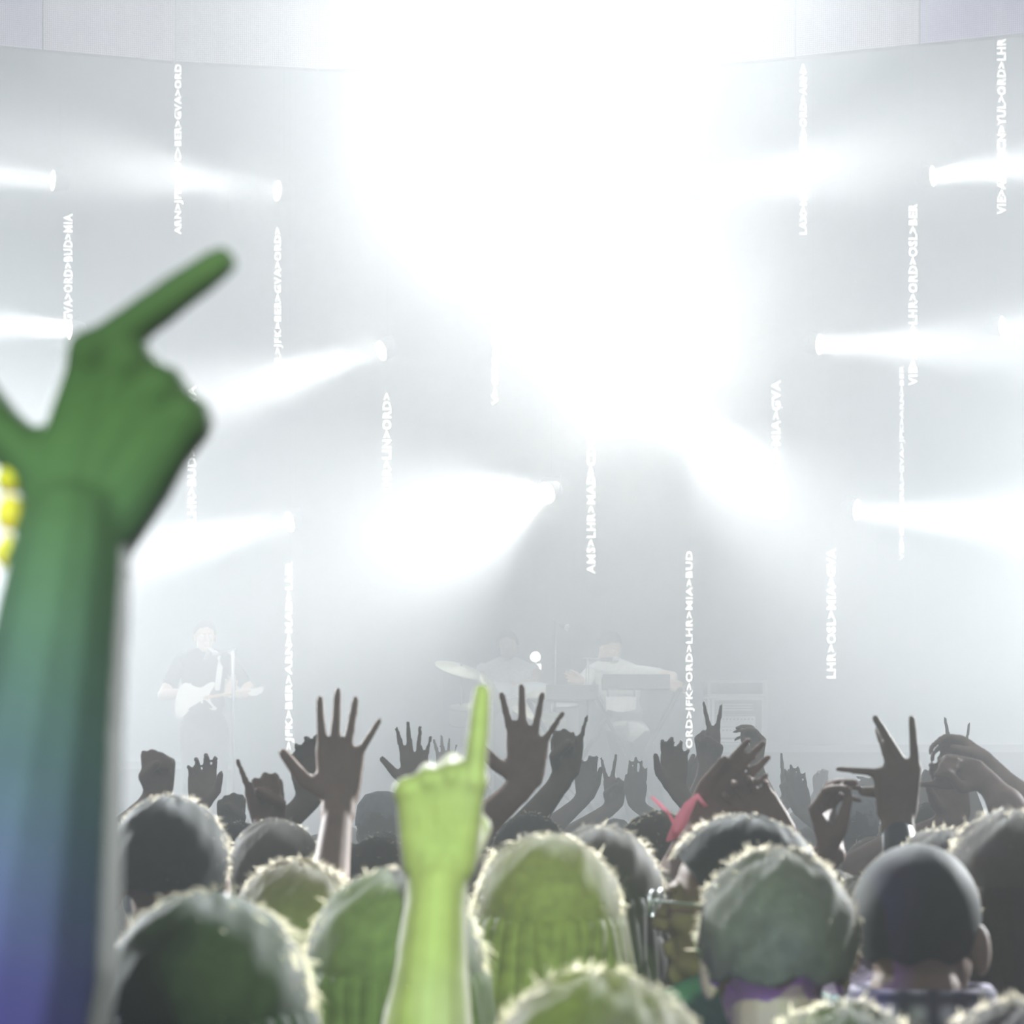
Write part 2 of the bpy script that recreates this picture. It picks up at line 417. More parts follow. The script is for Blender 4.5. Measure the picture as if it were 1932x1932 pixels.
def hair_mesh(style, n_strands, wdt, near, HM):
    """cap plus strands, head coordinates"""
    spec = {'buzz': (.004, .005, .07, .6), 'short': (.013, .013, .35, .6), 'curly': (.017, .014, .6, .2), 'long': (.016, .022, .3, 1.0), 'bob': (.016, .018, .3, .9)}[style]
    th, ln, wild, down = spec
    n, m = (40, 26) if near else (22, 15)
    V = []; Fc = []
    ph_seed = random.random() * 10
    cut = {'buzz': 2.2, 'short': 2.0, 'curly': 2.05, 'long': 2.1, 'bob': 2.1}[style]
    C = np.array([0, -.012, .035]); R = np.array([.076, .096, .086])
    def surf(ph, t, extra=0):
        d = np.array([math.sin(ph) * math.cos(t), math.sin(ph) * math.sin(t), math.cos(ph)])
        bump = (math.sin(t * 5 + ph_seed) * math.sin(ph * 6 + ph_seed * 2) * .5 + math.sin(t * 11 + ph * 9 + ph_seed) * .5)
        k = th + extra + bump * (0.004 if style in ('short', 'long', 'bob') else 0.007 if style == 'curly' else 0.0005)
        return C + d * (R + k), d
    def lim(t):
        # hairline: high over the face (+y), low at the nape (-y)
        f = math.sin(t)
        return cut * (1 + .03 * math.sin(t * 7 + ph_seed)) * (1 - .42 * max(f, 0) ** .7)
    for i in range(m + 1):
        for k in range(n):
            t = 2 * math.pi * k / n; ph = max(.03, lim(t) * i / m)
            V.append(surf(ph, t)[0])
    for i in range(m):
        for k in range(n):
            Fc.append((i * n + k, (i + 1) * n + k, (i + 1) * n + (k + 1) % n, i * n + (k + 1) % n))
    base = len(V)
    for k in range(n):     # turn the edge in to the skull
        t = 2 * math.pi * k / n; V.append(surf(lim(t), t, -th - .006)[0])
    for k in range(n):
        Fc.append((m * n + k, base + k, base + (k + 1) % n, m * n + (k + 1) % n))
    Fc.append(tuple(range(n)))
    parts = [(np.array(V), Fc)]
    if style in ('long', 'bob'):
        L = .30 if style == 'long' else .12
        seg = []
        for k in range(17):        # locks round the back and sides
            t = math.pi * (1.0 + k / 16 * 1.0) + 0.0
            x = .083 * math.cos(t); y = -.012 + .10 * math.sin(t)
            j = (random.random() - .5) * .02
            sw = .012 * math.sin(k * 2.1 + ph_seed)
            seg.append(tube([(x, y, .02), (x * 1.06 + j, y * 1.06, -.06), (x * 1.1 + sw, y * 1.08 - .005, -.06 - L * .5), (x * 1.0 + sw * 1.5 + j, y - .01, -.06 - L)], [.020, .023, .021, .008], 7))
        parts.append(join(seg))
        parts.append(ell((0, -.062, -.03 - L * .3), (.100, .062, .06 + L * .42), 20, 12))
    ncap = sum(len(p[1]) for p in parts)
    sv = []; sf = []
    if n_strands:
        for _ in range(n_strands):
            t = random.random() * 2 * math.pi; ph = math.acos(1 - random.random() * (1 - math.cos(lim(t))))
            p, d = surf(ph, t, -.002)
            g = np.array([0, 0, -1.0]) * down
            tq = rng.normal(size=3); tq -= d * np.dot(tq, d); e = d * .45 + tq * .45 + g * .5 + wild * rng.normal(size=3) * .55; e /= np.linalg.norm(e)
            bk = max(0.0, min(1.0, (-(HM @ d)[1] + .15) * 1.6));
            if bk > .75 and random.random() < .85: continue
            l = ln * (.5 + random.random() * .8) * (1 - .55 * bk); e = e - d * np.dot(e, d) * (.85 * bk); e /= np.linalg.norm(e)
            side = np.cross(e, rng.normal(size=3)); side /= np.linalg.norm(side) + 1e-9; side *= wdt / 2
            p1 = p + e * l * .5; e2 = e + g * .5 + wild * rng.normal(size=3) * .4; e2 = e2 - d * np.dot(e2, d) * bk; e2 /= np.linalg.norm(e2)
            p2 = p1 + e2 * l * .5
            b = len(sv); sv += [p - side, p + side, p1 + side, p1 - side, p2 + side * .4, p2 - side * .4]
            sf += [(b, b + 1, b + 2, b + 3), (b + 3, b + 2, b + 4, b + 5)]
        parts.append((np.array(sv), sf))
    return join(parts), ncap

def smooth_tube_sleeve(Sh, El, frac, r):
    E = Sh + (El - Sh) * frac
    return tube([Sh - (El - Sh) * .12, Sh, Sh + (E - Sh) * .5, E], [r * .9, r * 1.05, r, r * .97], 14)

N_PEOPLE = [0]
def person(label, head_px, ytop, d, hair='brown', style='short', shirt='charcoal', skin=None, arms=(), yaw=0.0, tilt=0.0,
           group=None, near=None, strands=None, sleeve=.62, hat=None, body_yaw=None, lean=0.0):
    """a standing crowd member: head top seen at (head_px, ytop) at distance d"""
    near = (d < 5.2) if near is None else near
    skin = skin or SKIN[N_PEOPLE[0] % 3]; N_PEOPLE[0] += 1
    top = P(head_px, ytop, d)
    cap = {'buzz': .126, 'short': .134, 'curly': .14, 'long': .138, 'bob': .138}[style]
    hc = top - np.array([0, 0, cap])            # centre of the head
    k = (hc[2]) / 1.62
    root = empty('person', (top[0], d, 0), label, 'person', group)
    off = np.array([top[0], d, 0.0])
    by = yaw * .35 if body_yaw is None else body_yaw
    B = rotz(by) * np.array([1.0, 1.0, 1.0]); Bk = B @ np.diag([min(k, 1.03), min(k, 1.03), k])
    Bk = np.array([[1, 0, -lean], [0, 1, 0], [0, 0, 1.0]]) @ Bk; LO = np.array([lean * hc[2], 0, 0])
    parts = [xf(TORSO, Bk, LO)]
    HM = rotz(yaw) @ rotx(tilt)
    hl = np.array([0, 0, hc[2]])
    parts.append(xf(HEAD['near' if near else 'far'], HM, hl))
    sl = [xf(SHIRT_M, Bk, LO)]
    used = set()
    extras = []
    for a in arms:
        s = a.get('side', 1); used.add(s)
        Sh = Bk @ np.array([s * .185, 0, 1.42]) + LO
        wd = a.get('d', d + .1)
        W = P(a['w'][0], a['w'][1], wd) - off
        sc = a.get('sc', 1.0)
        pole = np.array(a.get('pole', (s * .9, -.1, -.5)), float)
        El = np.array(P(a['e'][0], a['e'][1], a.get('ed', wd - .05)) - off) if 'e' in a else ik(Sh, W, .30 * sc, .265 * sc, pole)
        if 'u' in a:
            u = np.array([a['u'][0], a['u'][2] if len(a['u']) > 2 else 0.0, -a['u'][1]], float)
        else:
            u = (W - El) / np.linalg.norm(W - El)
            u = u + np.array([0, -.1, 0.2])
        u /= np.linalg.norm(u)
        t = a.get('t', -s)
        ph = math.radians(a.get('roll', 0))
        v0 = np.cross(np.array([0, 1.0, 0]), u); v0 = v0 / np.linalg.norm(v0)   # to image right when u is up
        fw = np.cross(v0, u)
        v = t * (math.cos(ph) * v0) + math.sin(ph) * fw
        n = np.cross(u, v) * t
        n = n / np.linalg.norm(n)
        if a.get('palm', 'away') == 'away':      # palm to the stage (+y)
            if n[1] < 0: n = -n
        elif n[1] > 0: n = -n
        vox = a.get('vox', .0045 if wd < 3 else .0055 if wd < 6 else .007)
        parts.append(arm(Sh, El, W, u, v, a['g'], sc, vox, n, a.get('thin', 1.0), a.get('fat', 1.0)))
        sf = a.get('sleeve', sleeve)
        sl.append(smooth_tube_sleeve(Sh, El, min(sf, 1.0), .058 * sc))
        if sf > 1:
            sl.append(tube([El - (W - El) * .05, El, El + (W - El) * (sf - 1)], [.052, .05, .037], 14))
        extras.append((Sh, El, W, u, v, n))
    for s in (-1, 1):
        if s not in used:
            parts.append(xf(arm_down(s), Bk))
            Sh = Bk @ np.array([s * .19, 0, 1.42]); El = Bk @ np.array([s * .235, 0, 1.13])
            sl.append(smooth_tube_sleeve(Sh, El, .65, .058))
    mesh_from('body', join(parts), skin, root)
    mesh_from('shirt', join(sl), SHIRT[shirt], root)
    tm = mesh_from('trousers', xf(TROUSER_M, Bk, LO), TROUSERS, root)
    for s in (-1, 1):
        mesh_from('shoe', xf(SHOE_M, rotz(by), Bk @ np.array([s * .105, 0, 0]) + LO), SHOE, root)
    ns = strands if strands is not None else (2800 if d < 4.6 else 500 if d < 8 else 200)
    if style == 'buzz': ns = int(ns * 1.6)
    hm, ncap = hair_mesh(style, ns, .0011 if d < 4.6 else .002, near, HM)
    ho = mesh_from('hair', xf(hm, HM, hl), HAIR[hair], root)
    ho.data.materials.append(WISP)
    idx = np.zeros(len(hm[1]), dtype=np.int32); idx[ncap:] = 1
    ho.data.polygons.foreach_set('material_index', idx)
    if hat:
        hp = []
        hp.append(lathe([(.02, .122), (.06, .110), (.086, .075), (.093, .03), (.093, .005)], 26))
        if hat == 'cap':
            hp.append(prism([(-.07, 0), (-.06, .05), (-.03, .08), (.03, .08), (.06, .05), (.07, 0)], .006, (0, .085, .012), (1, 0, 0), (0, .96, -.2), (0, .2, .96)))
        h = join(hp); v = np.array(h[0]); v[:, 1] *= 1.18; v[:, 1] -= .008; v[:, 2] += .02
        mesh_from('hat', xf((v, h[1]), HM, hl), SHIRT['grey'], root)
    return root, hc, HM, hl, extras

# ------------------------------------------------------------------ setting
def struct(name, vf, m, label=None):
    o = mesh_from(name, vf, m, smooth=False); o['kind'] = 'structure'
    if label: o['label'] = label
    return o
CONC = mat('concrete_floor', (0.10, 0.10, 0.11), 0.7, 0.3, 0.3, 3)
DRAPE = mat('backdrop_cloth', (0.10, 0.13, 0.16), 0.9, 0.1, 0.15, 2)
struct('floor', box((0, 14, -.05), (40, 46, .1)), CONC)
# pleated black drape across the back of the stage
v = []; f = []
nx = 260
for i in range(nx + 1):
    x = -15 + 30 * i / nx; y = 31 + .03 * math.sin(i * 1.7)
    v += [(x, y, 0), (x, y, 15), (x, y + .05, 15), (x, y + .05, 0)]
for i in range(nx):
    for a in range(4):
        f.append((i * 4 + a, i * 4 + (a + 1) % 4, (i + 1) * 4 + (a + 1) % 4, (i + 1) * 4 + a))
f += [(0, 3, 2, 1), tuple(nx * 4 + q for q in (0, 1, 2, 3))]
struct('wall_back', (v, f), DRAPE)

STAGE = mat('stage_deck', (0.06, 0.065, 0.07), 0.6, 0.3, 0.2, 6)
st = empty('stage_platform', (0, 17.6, 0), 'wide dark stage platform in front of the crowd under the band', 'stage')
mesh_from('deck', box((0, 5.2, 1.36), (24, 10.4, .08)), STAGE, st, False)
for i in range(10):
    mesh_from('front_panel', box((-10.8 + i * 2.4, .03, .66), (2.36, .05, 1.32)), BLACK, st, False)
def riser(x0, x1, y0, y1, z1, label):
    r = empty('stage_riser', ((x0 + x1) / 2, (y0 + y1) / 2, 1.4), label, 'riser')
    L = x1 - x0; D = y1 - y0
    mesh_from('riser_top', box((0, 0, z1 - 1.4 - .03), (L, D, .06)), GREYM, r, False)
    mesh_from('riser_skirt', box((0, 0, (z1 - 1.4 - .06) / 2), (L - .04, D - .04, z1 - 1.4 - .06)), STAGE, r, False)
riser(P(1320, 0, 21)[0], 8.5, 21, 24, P(0, 1405, 21)[2], 'long grey riser under the amplifier rack at right')
riser(P(200, 0, 21.6)[0], P(400, 0, 21.6)[0], 21.6, 23.4, P(0, 1437, 21.6)[2], 'low grey riser on stage behind the guitarist at left')
riser(P(820, 0, 21.5)[0], P(1130, 0, 21.5)[0], 21.5, 23.8, 1.75, 'low square riser under the drum kit')

# ------------------------------------------------------------------ curved screen over the stage
def led_material(name, c1, c2, base, pitch=.0165):
    m = bpy.data.materials.new(name); m.use_nodes = True; nt = m.node_tree
    b = nt.nodes['Principled BSDF']; b.inputs['Base Color'].default_value = (.05, .05, .06, 1); b.inputs['Roughness'].default_value = .6
    tc = nt.nodes.new('ShaderNodeUVMap')
    sep = nt.nodes.new('ShaderNodeSeparateXYZ'); nt.links.new(tc.outputs[0], sep.inputs[0])
    outs = []
    for ax in (0, 1):
        mu = nt.nodes.new('ShaderNodeMath'); mu.operation = 'MULTIPLY'; mu.inputs[1].default_value = 1 / pitch
        fr = nt.nodes.new('ShaderNodeMath'); fr.operation = 'FRACT'
        gt = nt.nodes.new('ShaderNodeMath'); gt.operation = 'GREATER_THAN'; gt.inputs[1].default_value = .34
        nt.links.new(sep.outputs[ax], mu.inputs[0]); nt.links.new(mu.outputs[0], fr.inputs[0]); nt.links.new(fr.outputs[0], gt.inputs[0])
        outs.append(gt)
    pr = nt.nodes.new('ShaderNodeMath'); pr.operation = 'MULTIPLY'
    nt.links.new(outs[0].outputs[0], pr.inputs[0]); nt.links.new(outs[1].outputs[0], pr.inputs[1])
    n = nt.nodes.new('ShaderNodeTexNoise'); n.inputs['Scale'].default_value = 1.3; n.inputs['Detail'].default_value = 5; n.inputs['Roughness'].default_value = .65
    mp = nt.nodes.new('ShaderNodeMapping'); mp.inputs['Scale'].default_value = (1, .6, 1)
    nt.links.new(tc.outputs[0], mp.inputs[0]); nt.links.new(mp.outputs[0], n.inputs[0])
    r = nt.nodes.new('ShaderNodeValToRGB'); r.color_ramp.elements[0].position = .35; r.color_ramp.elements[1].position = .7
    r.color_ramp.elements[0].color = (*c1, 1); r.color_ramp.elements[1].color = (*c2, 1)
    nt.links.new(n.outputs['Fac'], r.inputs[0]); nt.links.new(r.outputs[0], b.inputs['Emission Color'])
    st_ = nt.nodes.new('ShaderNodeMath'); st_.operation = 'MULTIPLY_ADD'; st_.inputs[1].default_value = base; st_.inputs[2].default_value = base * .18
    nt.links.new(pr.outputs[0], st_.inputs[0]); nt.links.new(st_.outputs[0], b.inputs['Emission Strength'])
    return m
ZB = P(966, 131, 22.0)[2]
def scr_pt(px, py):
    d = F * (ZB - CZ) / (HZ - py); return (px - 966) * d / F, d
edges = [(-760, 0), (-330, 55), (80, 94), (330, 116), (600, 130), (966, 132), (1300, 126), (1500, 107), (1735, 83), (1960, 60), (2300, 15), (2760, -60)]
cols = [((.55, .5, .85), (.9, .85, 1.)), ((.55, .5, .85), (.9, .85, 1.)), ((.7, .7, .9), (1, 1, 1)), ((.7, .75, .85), (1, 1, 1)), ((.8, .88, .86), (1, 1, 1)), ((.8, .9, .88), (1, 1, 1)),
        ((.7, .7, .85), (1, .98, 1)), ((.7, .7, .88), (1, .95, 1)), ((.5, .42, .85), (.85, .8, 1.)), ((.5, .4, .85), (.8, .75, 1.)), ((.5, .4, .85), (.8, .75, 1.))]
PANEL_CASE = mat('screen_case', (.6, .62, .66), .5, .3)
scr = empty('curved_led_screen', (0, 22, ZB), 'wide curved pale LED screen hanging above the stage', 'screen')
for i in range(len(edges) - 1):
    x0, y0 = scr_pt(*edges[i]); x1, y1 = scr_pt(*edges[i + 1])
    gap = .006; dx, dy = x1 - x0, y1 - y0; L = math.hypot(dx, dy); dx /= L; dy /= L
    x0 += dx * gap; y0 += dy * gap; x1 -= dx * gap; y1 -= dy * gap; L -= 2 * gap
    h = 2.6; nxn, nyn = -dy, dx
    z0 = 0
    vv = []
    for (x, y) in ((x0, y0), (x1, y1)):
        vv += [(x, y - 22, 0), (x, y - 22, h)]
    for (x, y) in ((x0, y0), (x1, y1)):
        vv += [(x + nxn * .08, y - 22 + nyn * .08, 0), (x + nxn * .08, y - 22 + nyn * .08, h)]
    ff = [(0, 2, 3, 1), (4, 5, 7, 6), (0, 4, 6, 2), (1, 3, 7, 5), (0, 1, 5, 4), (2, 6, 7, 3)]
    o = mesh_from('screen_panel', (vv, ff), led_material('led_panel_face', cols[i][0], cols[i][1], 1.05), scr, False)
    o.data.materials.append(PANEL_CASE)
    for k, p in enumerate(o.data.polygons): p.material_index = 0 if k == 0 else 1
    uv = o.data.uv_layers.new(name='UVMap')
    for k, q in zip(o.data.polygons[0].loop_indices, ((0, 0), (L, 0), (L, h), (0, h))): uv.data[k].uv = q
for x in (-3.2, 0, 3.2):
    mesh_from('rigging_pipe', tube([(x, .1, 2.5), (x, .1, 6.5)], .03, 8), BLACK, scr)

# ------------------------------------------------------------------ hanging text strips
GLOW = mat('strip_letters_lit', (1, 1, 1), 0.5, 0.2, emis=(1.0, .99, .95), estr=2.3)
STRIPB = mat('strip_backing', (0.35, 0.38, 0.4), 0.5, 0.3)
CABLE = mat('thin_cable', (0.5, 0.54, 0.56), 0.5, 0.3)
def text_mesh(s):
    c = bpy.data.curves.new('t', 'FONT'); c.body = s; c.size = 1; c.offset = .032; c.extrude = .02; c.resolution_u = 2
    c.space_character = 1.12
    o = bpy.data.objects.new('t', c); S.collection.objects.link(o)
    dg = bpy.context.evaluated_depsgraph_get(); e = o.evaluated_get(dg); em = e.to_mesh()
    co = np.empty(len(em.vertices) * 3); em.vertices.foreach_get('co', co); fc = [tuple(p.vertices) for p in em.polygons]
    e.to_mesh_clear(); bpy.data.objects.remove(o); bpy.data.curves.remove(c)
    return co.reshape(-1, 3), fc
# codes read from bottom to top
strips = [
 (338, 122, 443, 21.0, 'ARN > JFK > MUC > BER > GVA > ORD', 'long white text strip hanging under the screen, leftmost of the top row'),
 (757, 145, 458, 21.4, 'ORD > LHR > YUL > BER > LHR > ORD >', 'white text strip hanging beside the upper dazzling lamp, on its left'),
 (1118, 142, 458, 21.4, 'ORD > MIA > BER > LHR > MAD > LAX > V', 'white text strip hanging between the upper dazzling lamp and the right beams'),
 (1517, 122, 443, 21.0, 'LAX > MIA > JFK > BER > ORD > ARN >', 'white text strip hanging under the screen above the wide right beam'),
 (1889, 73, 405, 20.8, 'VIE > AMS > BCN > YUL > ORD > LHR', 'white text strip hanging at the far right, topmost'),
 (129, 404, 607, 21.5, 'GVA > ORD > BUD > MIA', 'short white text strip at the far left above the raised pointing hand'),
 (526, 430, 712, 21.3, 'TXL > JFK > BER > GVA > ORD >', 'white text strip hanging right of the raised pointing finger'),
 (936, 470, 765, 21.6, 'V > ORD > JFK > MIA > LHR', 'white text strip hanging just below the upper dazzling lamp'),
 (1341, 420, 660, 21.6, 'LHR > BCN > MAD > OSL', 'white text strip hanging upper right of the lower dazzling lamp'),
 (1722, 385, 728, 20.9, 'VIE > ARN > LHR > ORD > OSL > BER', 'white text strip at the right whose foot ends beside a thinner strip'),
 (1702, 690, 1058, 24.5, 'VIE > CDG > YUL > GVA > JFK > ARN > BER', 'thin white text strip at the right crossing the lowest right beam'),
 (362, 728, 985, 21.4, 'LHR > BUD > LIN > GVA', 'white text strip partly behind the knuckles of the nearest hand'),
 (730, 742, 930, 21.6, 'LHR > LIN > ORD >', 'short white text strip above the lower left glow'),
 (1115, 825, 1083, 21.8, 'AMS > LHR > MAD > CDG', 'white text strip below the lower dazzling lamp and above the keyboard player'),
 (1464, 718, 980, 22.0, 'LHR > OSL > MIA > GVA', 'faint white text strip right of the lower dazzling lamp'),
 (547, 1060, 1415, 20.6, '> JFK > BER > ARN > MAD > LHR', 'white text strip reaching down beside the open five-fingered hand'),
 (1302, 1040, 1412, 20.6, 'ORD > JFK > ORD > LHR > MIA > BUD', 'white text strip reaching down between keyboard player and amplifier rack'),
 (1568, 1035, 1280, 22.0, 'LHR > OSL > MIA > GVA', 'faint white text strip in the lower right beam'),
]
for (px, y0, y1, d, s, lab) in strips:
    wd = (17 if px != 1702 else 10.5) * d / F
    a = P(px, y1, d); b = P(px, y0, d); L = b[2] - a[2]
    root = empty('text_strip', tuple(b), lab, 'light strip', 'hanging strips of lit airport codes')
    co, fc = text_mesh(s.replace(' ', ''))
    co[:, 0] -= co[:, 0].min(); co[:, 0] *= L / co[:, 0].max(); co[:, 1] -= (co[:, 1].max() + min(co[:, 1].min(), 0)) / 2
    co[:, 1] *= wd / (co[:, 1].max() - co[:, 1].min()); co[:, 2] *= .2
    v = np.stack([-co[:, 1], -co[:, 2] - .012, co[:, 0] - L], 1)
    mesh_from('lettering', (v, fc), GLOW, root, False)
    mesh_from('backing_rod', box((0, .006, -L / 2), (.006, .006, L)), STRIPB, root, False)
    mesh_from('cable', tube([(0, .006, 0), (0, .006, 12.5 - b[2])], .0012, 5), CABLE, root)

# ------------------------------------------------------------------ stage lamps
LENS = {}
def lens_mat(e):
    if e not in LENS:
        LENS[e] = mat('lamp_lens_lit', (1, 1, 1), .3, .3, emis=(1, .99, .95), estr=e)
    return LENS[e]
BODYM = mat('lamp_housing', (0.55, 0.58, 0.60), 0.5, 0.4)
def lamp(px, py, d, aim, power, deg, lab, r=.08, e=30, facing=False):
    """moving-head lamp: housing, yoke, lens, its own light; aim is a direction (x, y, z)"""
    c = P(px, py, d); dr = np.array(aim, float); dr /= np.linalg.norm(dr)
    root = empty('stage_lamp', tuple(c), lab, 'lamp', 'white beam lamps hung over the stage')
    mesh_from('housing', lathe([(r * .5, -r * 1.7), (r * .8, -r * 1.55), (r * .95, -r * .8), (r * 1.05, -r * .3), (r * 1.08, -.004), (r * 1.0, -.004), (r * 1.0, -.02)], 24, (0, 0, 0), dr), BODYM, root)
    mesh_from('lens', lathe([(r, -.018), (r * .96, -.010), (r * .6, -.004), (r * .1, -.002)], 24, (0, 0, 0), dr), lens_mat(e), root)
    x, y, _ = frame_of(dr); side = np.cross(dr, [0, 0, 1.0])
    side = x if np.linalg.norm(side) < .1 else side / np.linalg.norm(side)
    m = -dr * r * .8
    yoke = [m + side * r * 1.12, m + side * r * 1.2 + np.array([0, 0, r * 1.3]), m - side * r * 1.2 + np.array([0, 0, r * 1.3]), m - side * r * 1.12]
    mesh_from('yoke', tube(yoke, .008, 8), BODYM, root)
    mesh_from('cable', tube([m + np.array([0, 0, r * 1.3]), m + np.array([0, 0, 12.8 - c[2]])], .0015, 5), CABLE, root)
    if facing:
        lo = spot('lamp_light', (0, 0, 0), tuple(dr), power, deg, .8, r * .8, (.95, .99, 1))
    else:
        l = bpy.data.lights.new('lamp_light', 'AREA'); l.shape = 'DISK'; l.size = 2 * r * .95; l.energy = power * BEAM; l.spread = math.radians(deg); l.color = (.95, .99, 1)
        lo = bpy.data.objects.new('lamp_light', l); S.collection.objects.link(lo)
        lo.rotation_euler = Vector(dr).to_track_quat('-Z', 'Y').to_euler()
    lo.parent = root; lo.location = tuple(dr * .012)
BEAM = 1.0

lamp(890, 345, 21, (-.03, -1, -.13), 820, 70, 'upper dazzling round stage lamp aimed straight at the crowd', .24, 200, True)
lamp(1190, 672, 20.5, (-.02, -1, -.06), 820, 70, 'lower dazzling round stage lamp right of centre aimed at the crowd', .24, 200, True)
L_ = [
 (522, 360, 21, (-1, -.6, .02), 60, 30, 'white beam lamp shining left above the pointing finger'),
 (98, 340, 21, (-1, -.5, .0), 50, 26, 'white beam lamp at the upper left edge shining out of frame'),
 (718, 662, 21, (-1, -.6, -.38), 60, 30, 'white beam lamp left of the lower dazzling lamp, shining down left'),
 (545, 985, 21, (-1, -.6, -.28), 60, 30, 'white beam lamp shining left at the height of the nearest wrist'),
 (130, 622, 21, (-1, -.5, 0), 60, 30, 'white lamp behind the top of the nearest hand, shining left'),
 (1335, 358, 21, (1, -.8, .03), 50, 34, 'white beam lamp with the broad beam shining right, below the screen'),
 (1762, 332, 21, (1, -.6, .0), 50, 28, 'white beam lamp beside the far right text strip'),
 (1548, 650, 21, (1, -.6, -.1), 55, 28, 'white beam lamp shining right, right of the lower dazzling lamp'),
 (1618, 962, 21, (1, -.6, -.14), 55, 28, 'lowest white beam lamp on the right side'),
 (1892, 615, 22, (1, -.6, -.05), 40, 26, 'small round white lamp at the right edge'),
 (1030, 930, 20, (-1, -1.1, -.5), 90, 62, 'white beam lamp with the widest beam, shining down left over the stage'),
 (1250, 760, 20.5, (1, -1.0, -1.15), 80, 52, 'white beam lamp under the lower dazzling lamp, shining down right'),
]
for a in L_: lamp(*a)

# ------------------------------------------------------------------ haze
hz = bpy.data.materials.new('stage_haze'); hz.use_nodes = True
hz.cycles.volume_sampling = 'EQUIANGULAR'
nt = hz.node_tree; nt.nodes.remove(nt.nodes['Principled BSDF'])
vs = nt.nodes.new('ShaderNodeVolumeScatter'); vs.inputs['Color'].default_value = (.965, .985, 1.0, 1)
vs.inputs['Density'].default_value = HAZE_DENSITY; vs.inputs['Anisotropy'].default_value = HAZE_G
nt.links.new(vs.outputs[0], nt.nodes['Material Output'].inputs['Volume'])
hb = mesh_from('haze', box((0, 18.19, 7), (29.5, 25.4, 13.9)), hz, smooth=False)
tag(hb, 'pale stage haze hanging over the stage and the front of the crowd', 'haze', kind='stuff')
hz2 = hz.copy(); hz2.name = 'thin_haze'; hz2.node_tree.nodes['Volume Scatter'].inputs['Density'].default_value = HAZE_DENSITY * .06
hb2 = mesh_from('haze', box((0, 1.23, 7), (29.5, 8.5, 13.9)), hz2, smooth=False)
tag(hb2, 'thinner haze around the rear rows near the camera', 'haze', kind='stuff')
# ------------------------------------------------------------------ nearest arm (left edge)
GOLD = mat('gold_metal', (1.0, 0.50, 0.03), 0.35, 0.5, transl=0.3)
r0, hc0, HM0, hl0, ex0 = person(
    'nearest raised arm at left edge, index finger pointing up right, gold-beaded bracelet',
    -1150, 1130, 1.38, 'black', 'short', 'navy', SKIN_DARK, near=True, strands=0,
    arms=[dict(side=1, w=(140, 1005), d=1.43, e=(-10, 2080), ed=1.40, g='pointL', u=(.42, -.90, .0), t=-1, palm='away', sc=1.0, vox=.0035, sleeve=.5, thin=1.32, fat=1.35)])
_Sh, _El, _W, _u, _v, _n = ex0[0]
f = (_El - _W) / np.linalg.norm(_El - _W)
x, y, _ = frame_of(f)
cord = [_W + f * .018 + .033 * (math.cos(t) * x + math.sin(t) * y * .8) for t in np.linspace(0, 2 * math.pi, 24)]
mesh_from('bracelet_cord', tube(cord, .0018, 6), BLACK, r0)
# gold beads on the thumb side of the wrist
for i, (px, py) in enumerate([(18, 905), (18, 968), (16, 1042)]):
    c = P(px, py, 1.43) - np.array([r0.location.x, r0.location.y, 0])
    mesh_from('bracelet_bead', xf(ell((0, 0, 0), (.0078, .0075, .0098 if i else .0075), 12, 9), np.eye(3)), GOLD, r0, off=-c)

# ------------------------------------------------------------------ near heads
person('person with wide dark hair seen from behind, lower left beside the nearest forearm', 395, 1683, 2.35, 'black', 'bob', 'navy', SKIN[0], yaw=-.1)
person('person with brown hair seen from behind, cut by the bottom edge at the centre', 1125, 1832, 2.1, 'auburn', 'curly', 'olive', SKIN[1])
pc, hcc, HMc, hlc, _e = person('person with close-cropped dark hair, plaid collar and right ear showing, at the lower right', 1732, 1590, 3.32, 'black', 'buzz', 'plaid', SKIN[1], yaw=-.35, sleeve=.7)
person('person with short wavy hair seen from behind, left of the close-cropped head', 1462, 1600, 3.15, 'brown', 'curly', 'green', SKIN[0], yaw=.1)
mesh_from('shirt_collar', xf(lathe([(.066, -.22), (.100, -.22), (.092, -.058), (.086, -.050), (.076, -.058)], 28, (0, -.03, 0)), np.eye(3), hlc), SHIRT['plaid'], pc)
rp, hcp, HMp, hlp, exp_ = person('person in profile facing left with glasses, behind the wavy-haired head', 1385, 1537, 3.75, 'black', 'short', 'teal', SKIN[0], yaw=1.35, tilt=.05)
gl = []
for s in (-1, 1):
    ring = [(s * .033 + .024 * math.cos(t), .112, .002 + .019 * math.sin(t)) for t in np.linspace(0, 2 * math.pi, 15)]
    gl.append(tube(ring, .0022, 6)); gl.append(tube([(s * .058, .108, .008), (s * .082, .05, .008), (s * .086, -.01, .004)], .0022, 6))
gl.append(tube([(-.01, .113, .006), (.01, .113, .006)], .002, 6))
mesh_from('glasses', xf(join(gl), HMp, hlp), GREYM, rp)
person('person with straight long hair under the lower dazzling lamp, second row at the centre', 1030, 1572, 3.35, 'auburn', 'long', 'olive', SKIN[1], yaw=.1)
person('person with pale-rimmed dark hair just right of and behind the long-haired head at centre', 1132, 1557, 3.95, 'brown', 'bob', 'teal', SKIN[0])
person('person raising a fist with index finger straight up, large and blurred left of centre', 745, 1640, 2.75, 'brown', 'bob', 'green', SKIN[2],
       arms=[dict(side=1, w=(826, 1655), d=2.62, e=(790, 2140), ed=2.55, g='point', u=(.02, -1, 0), t=1, palm='away', fat=1.35, sc=1.05, roll=0, sleeve=.5, thin=1.1, vox=.0045)])
person('person with a rounded dark haircut right of the nearest forearm at mid height', 322, 1502, 4.0, 'black', 'short', 'navy', SKIN[0])
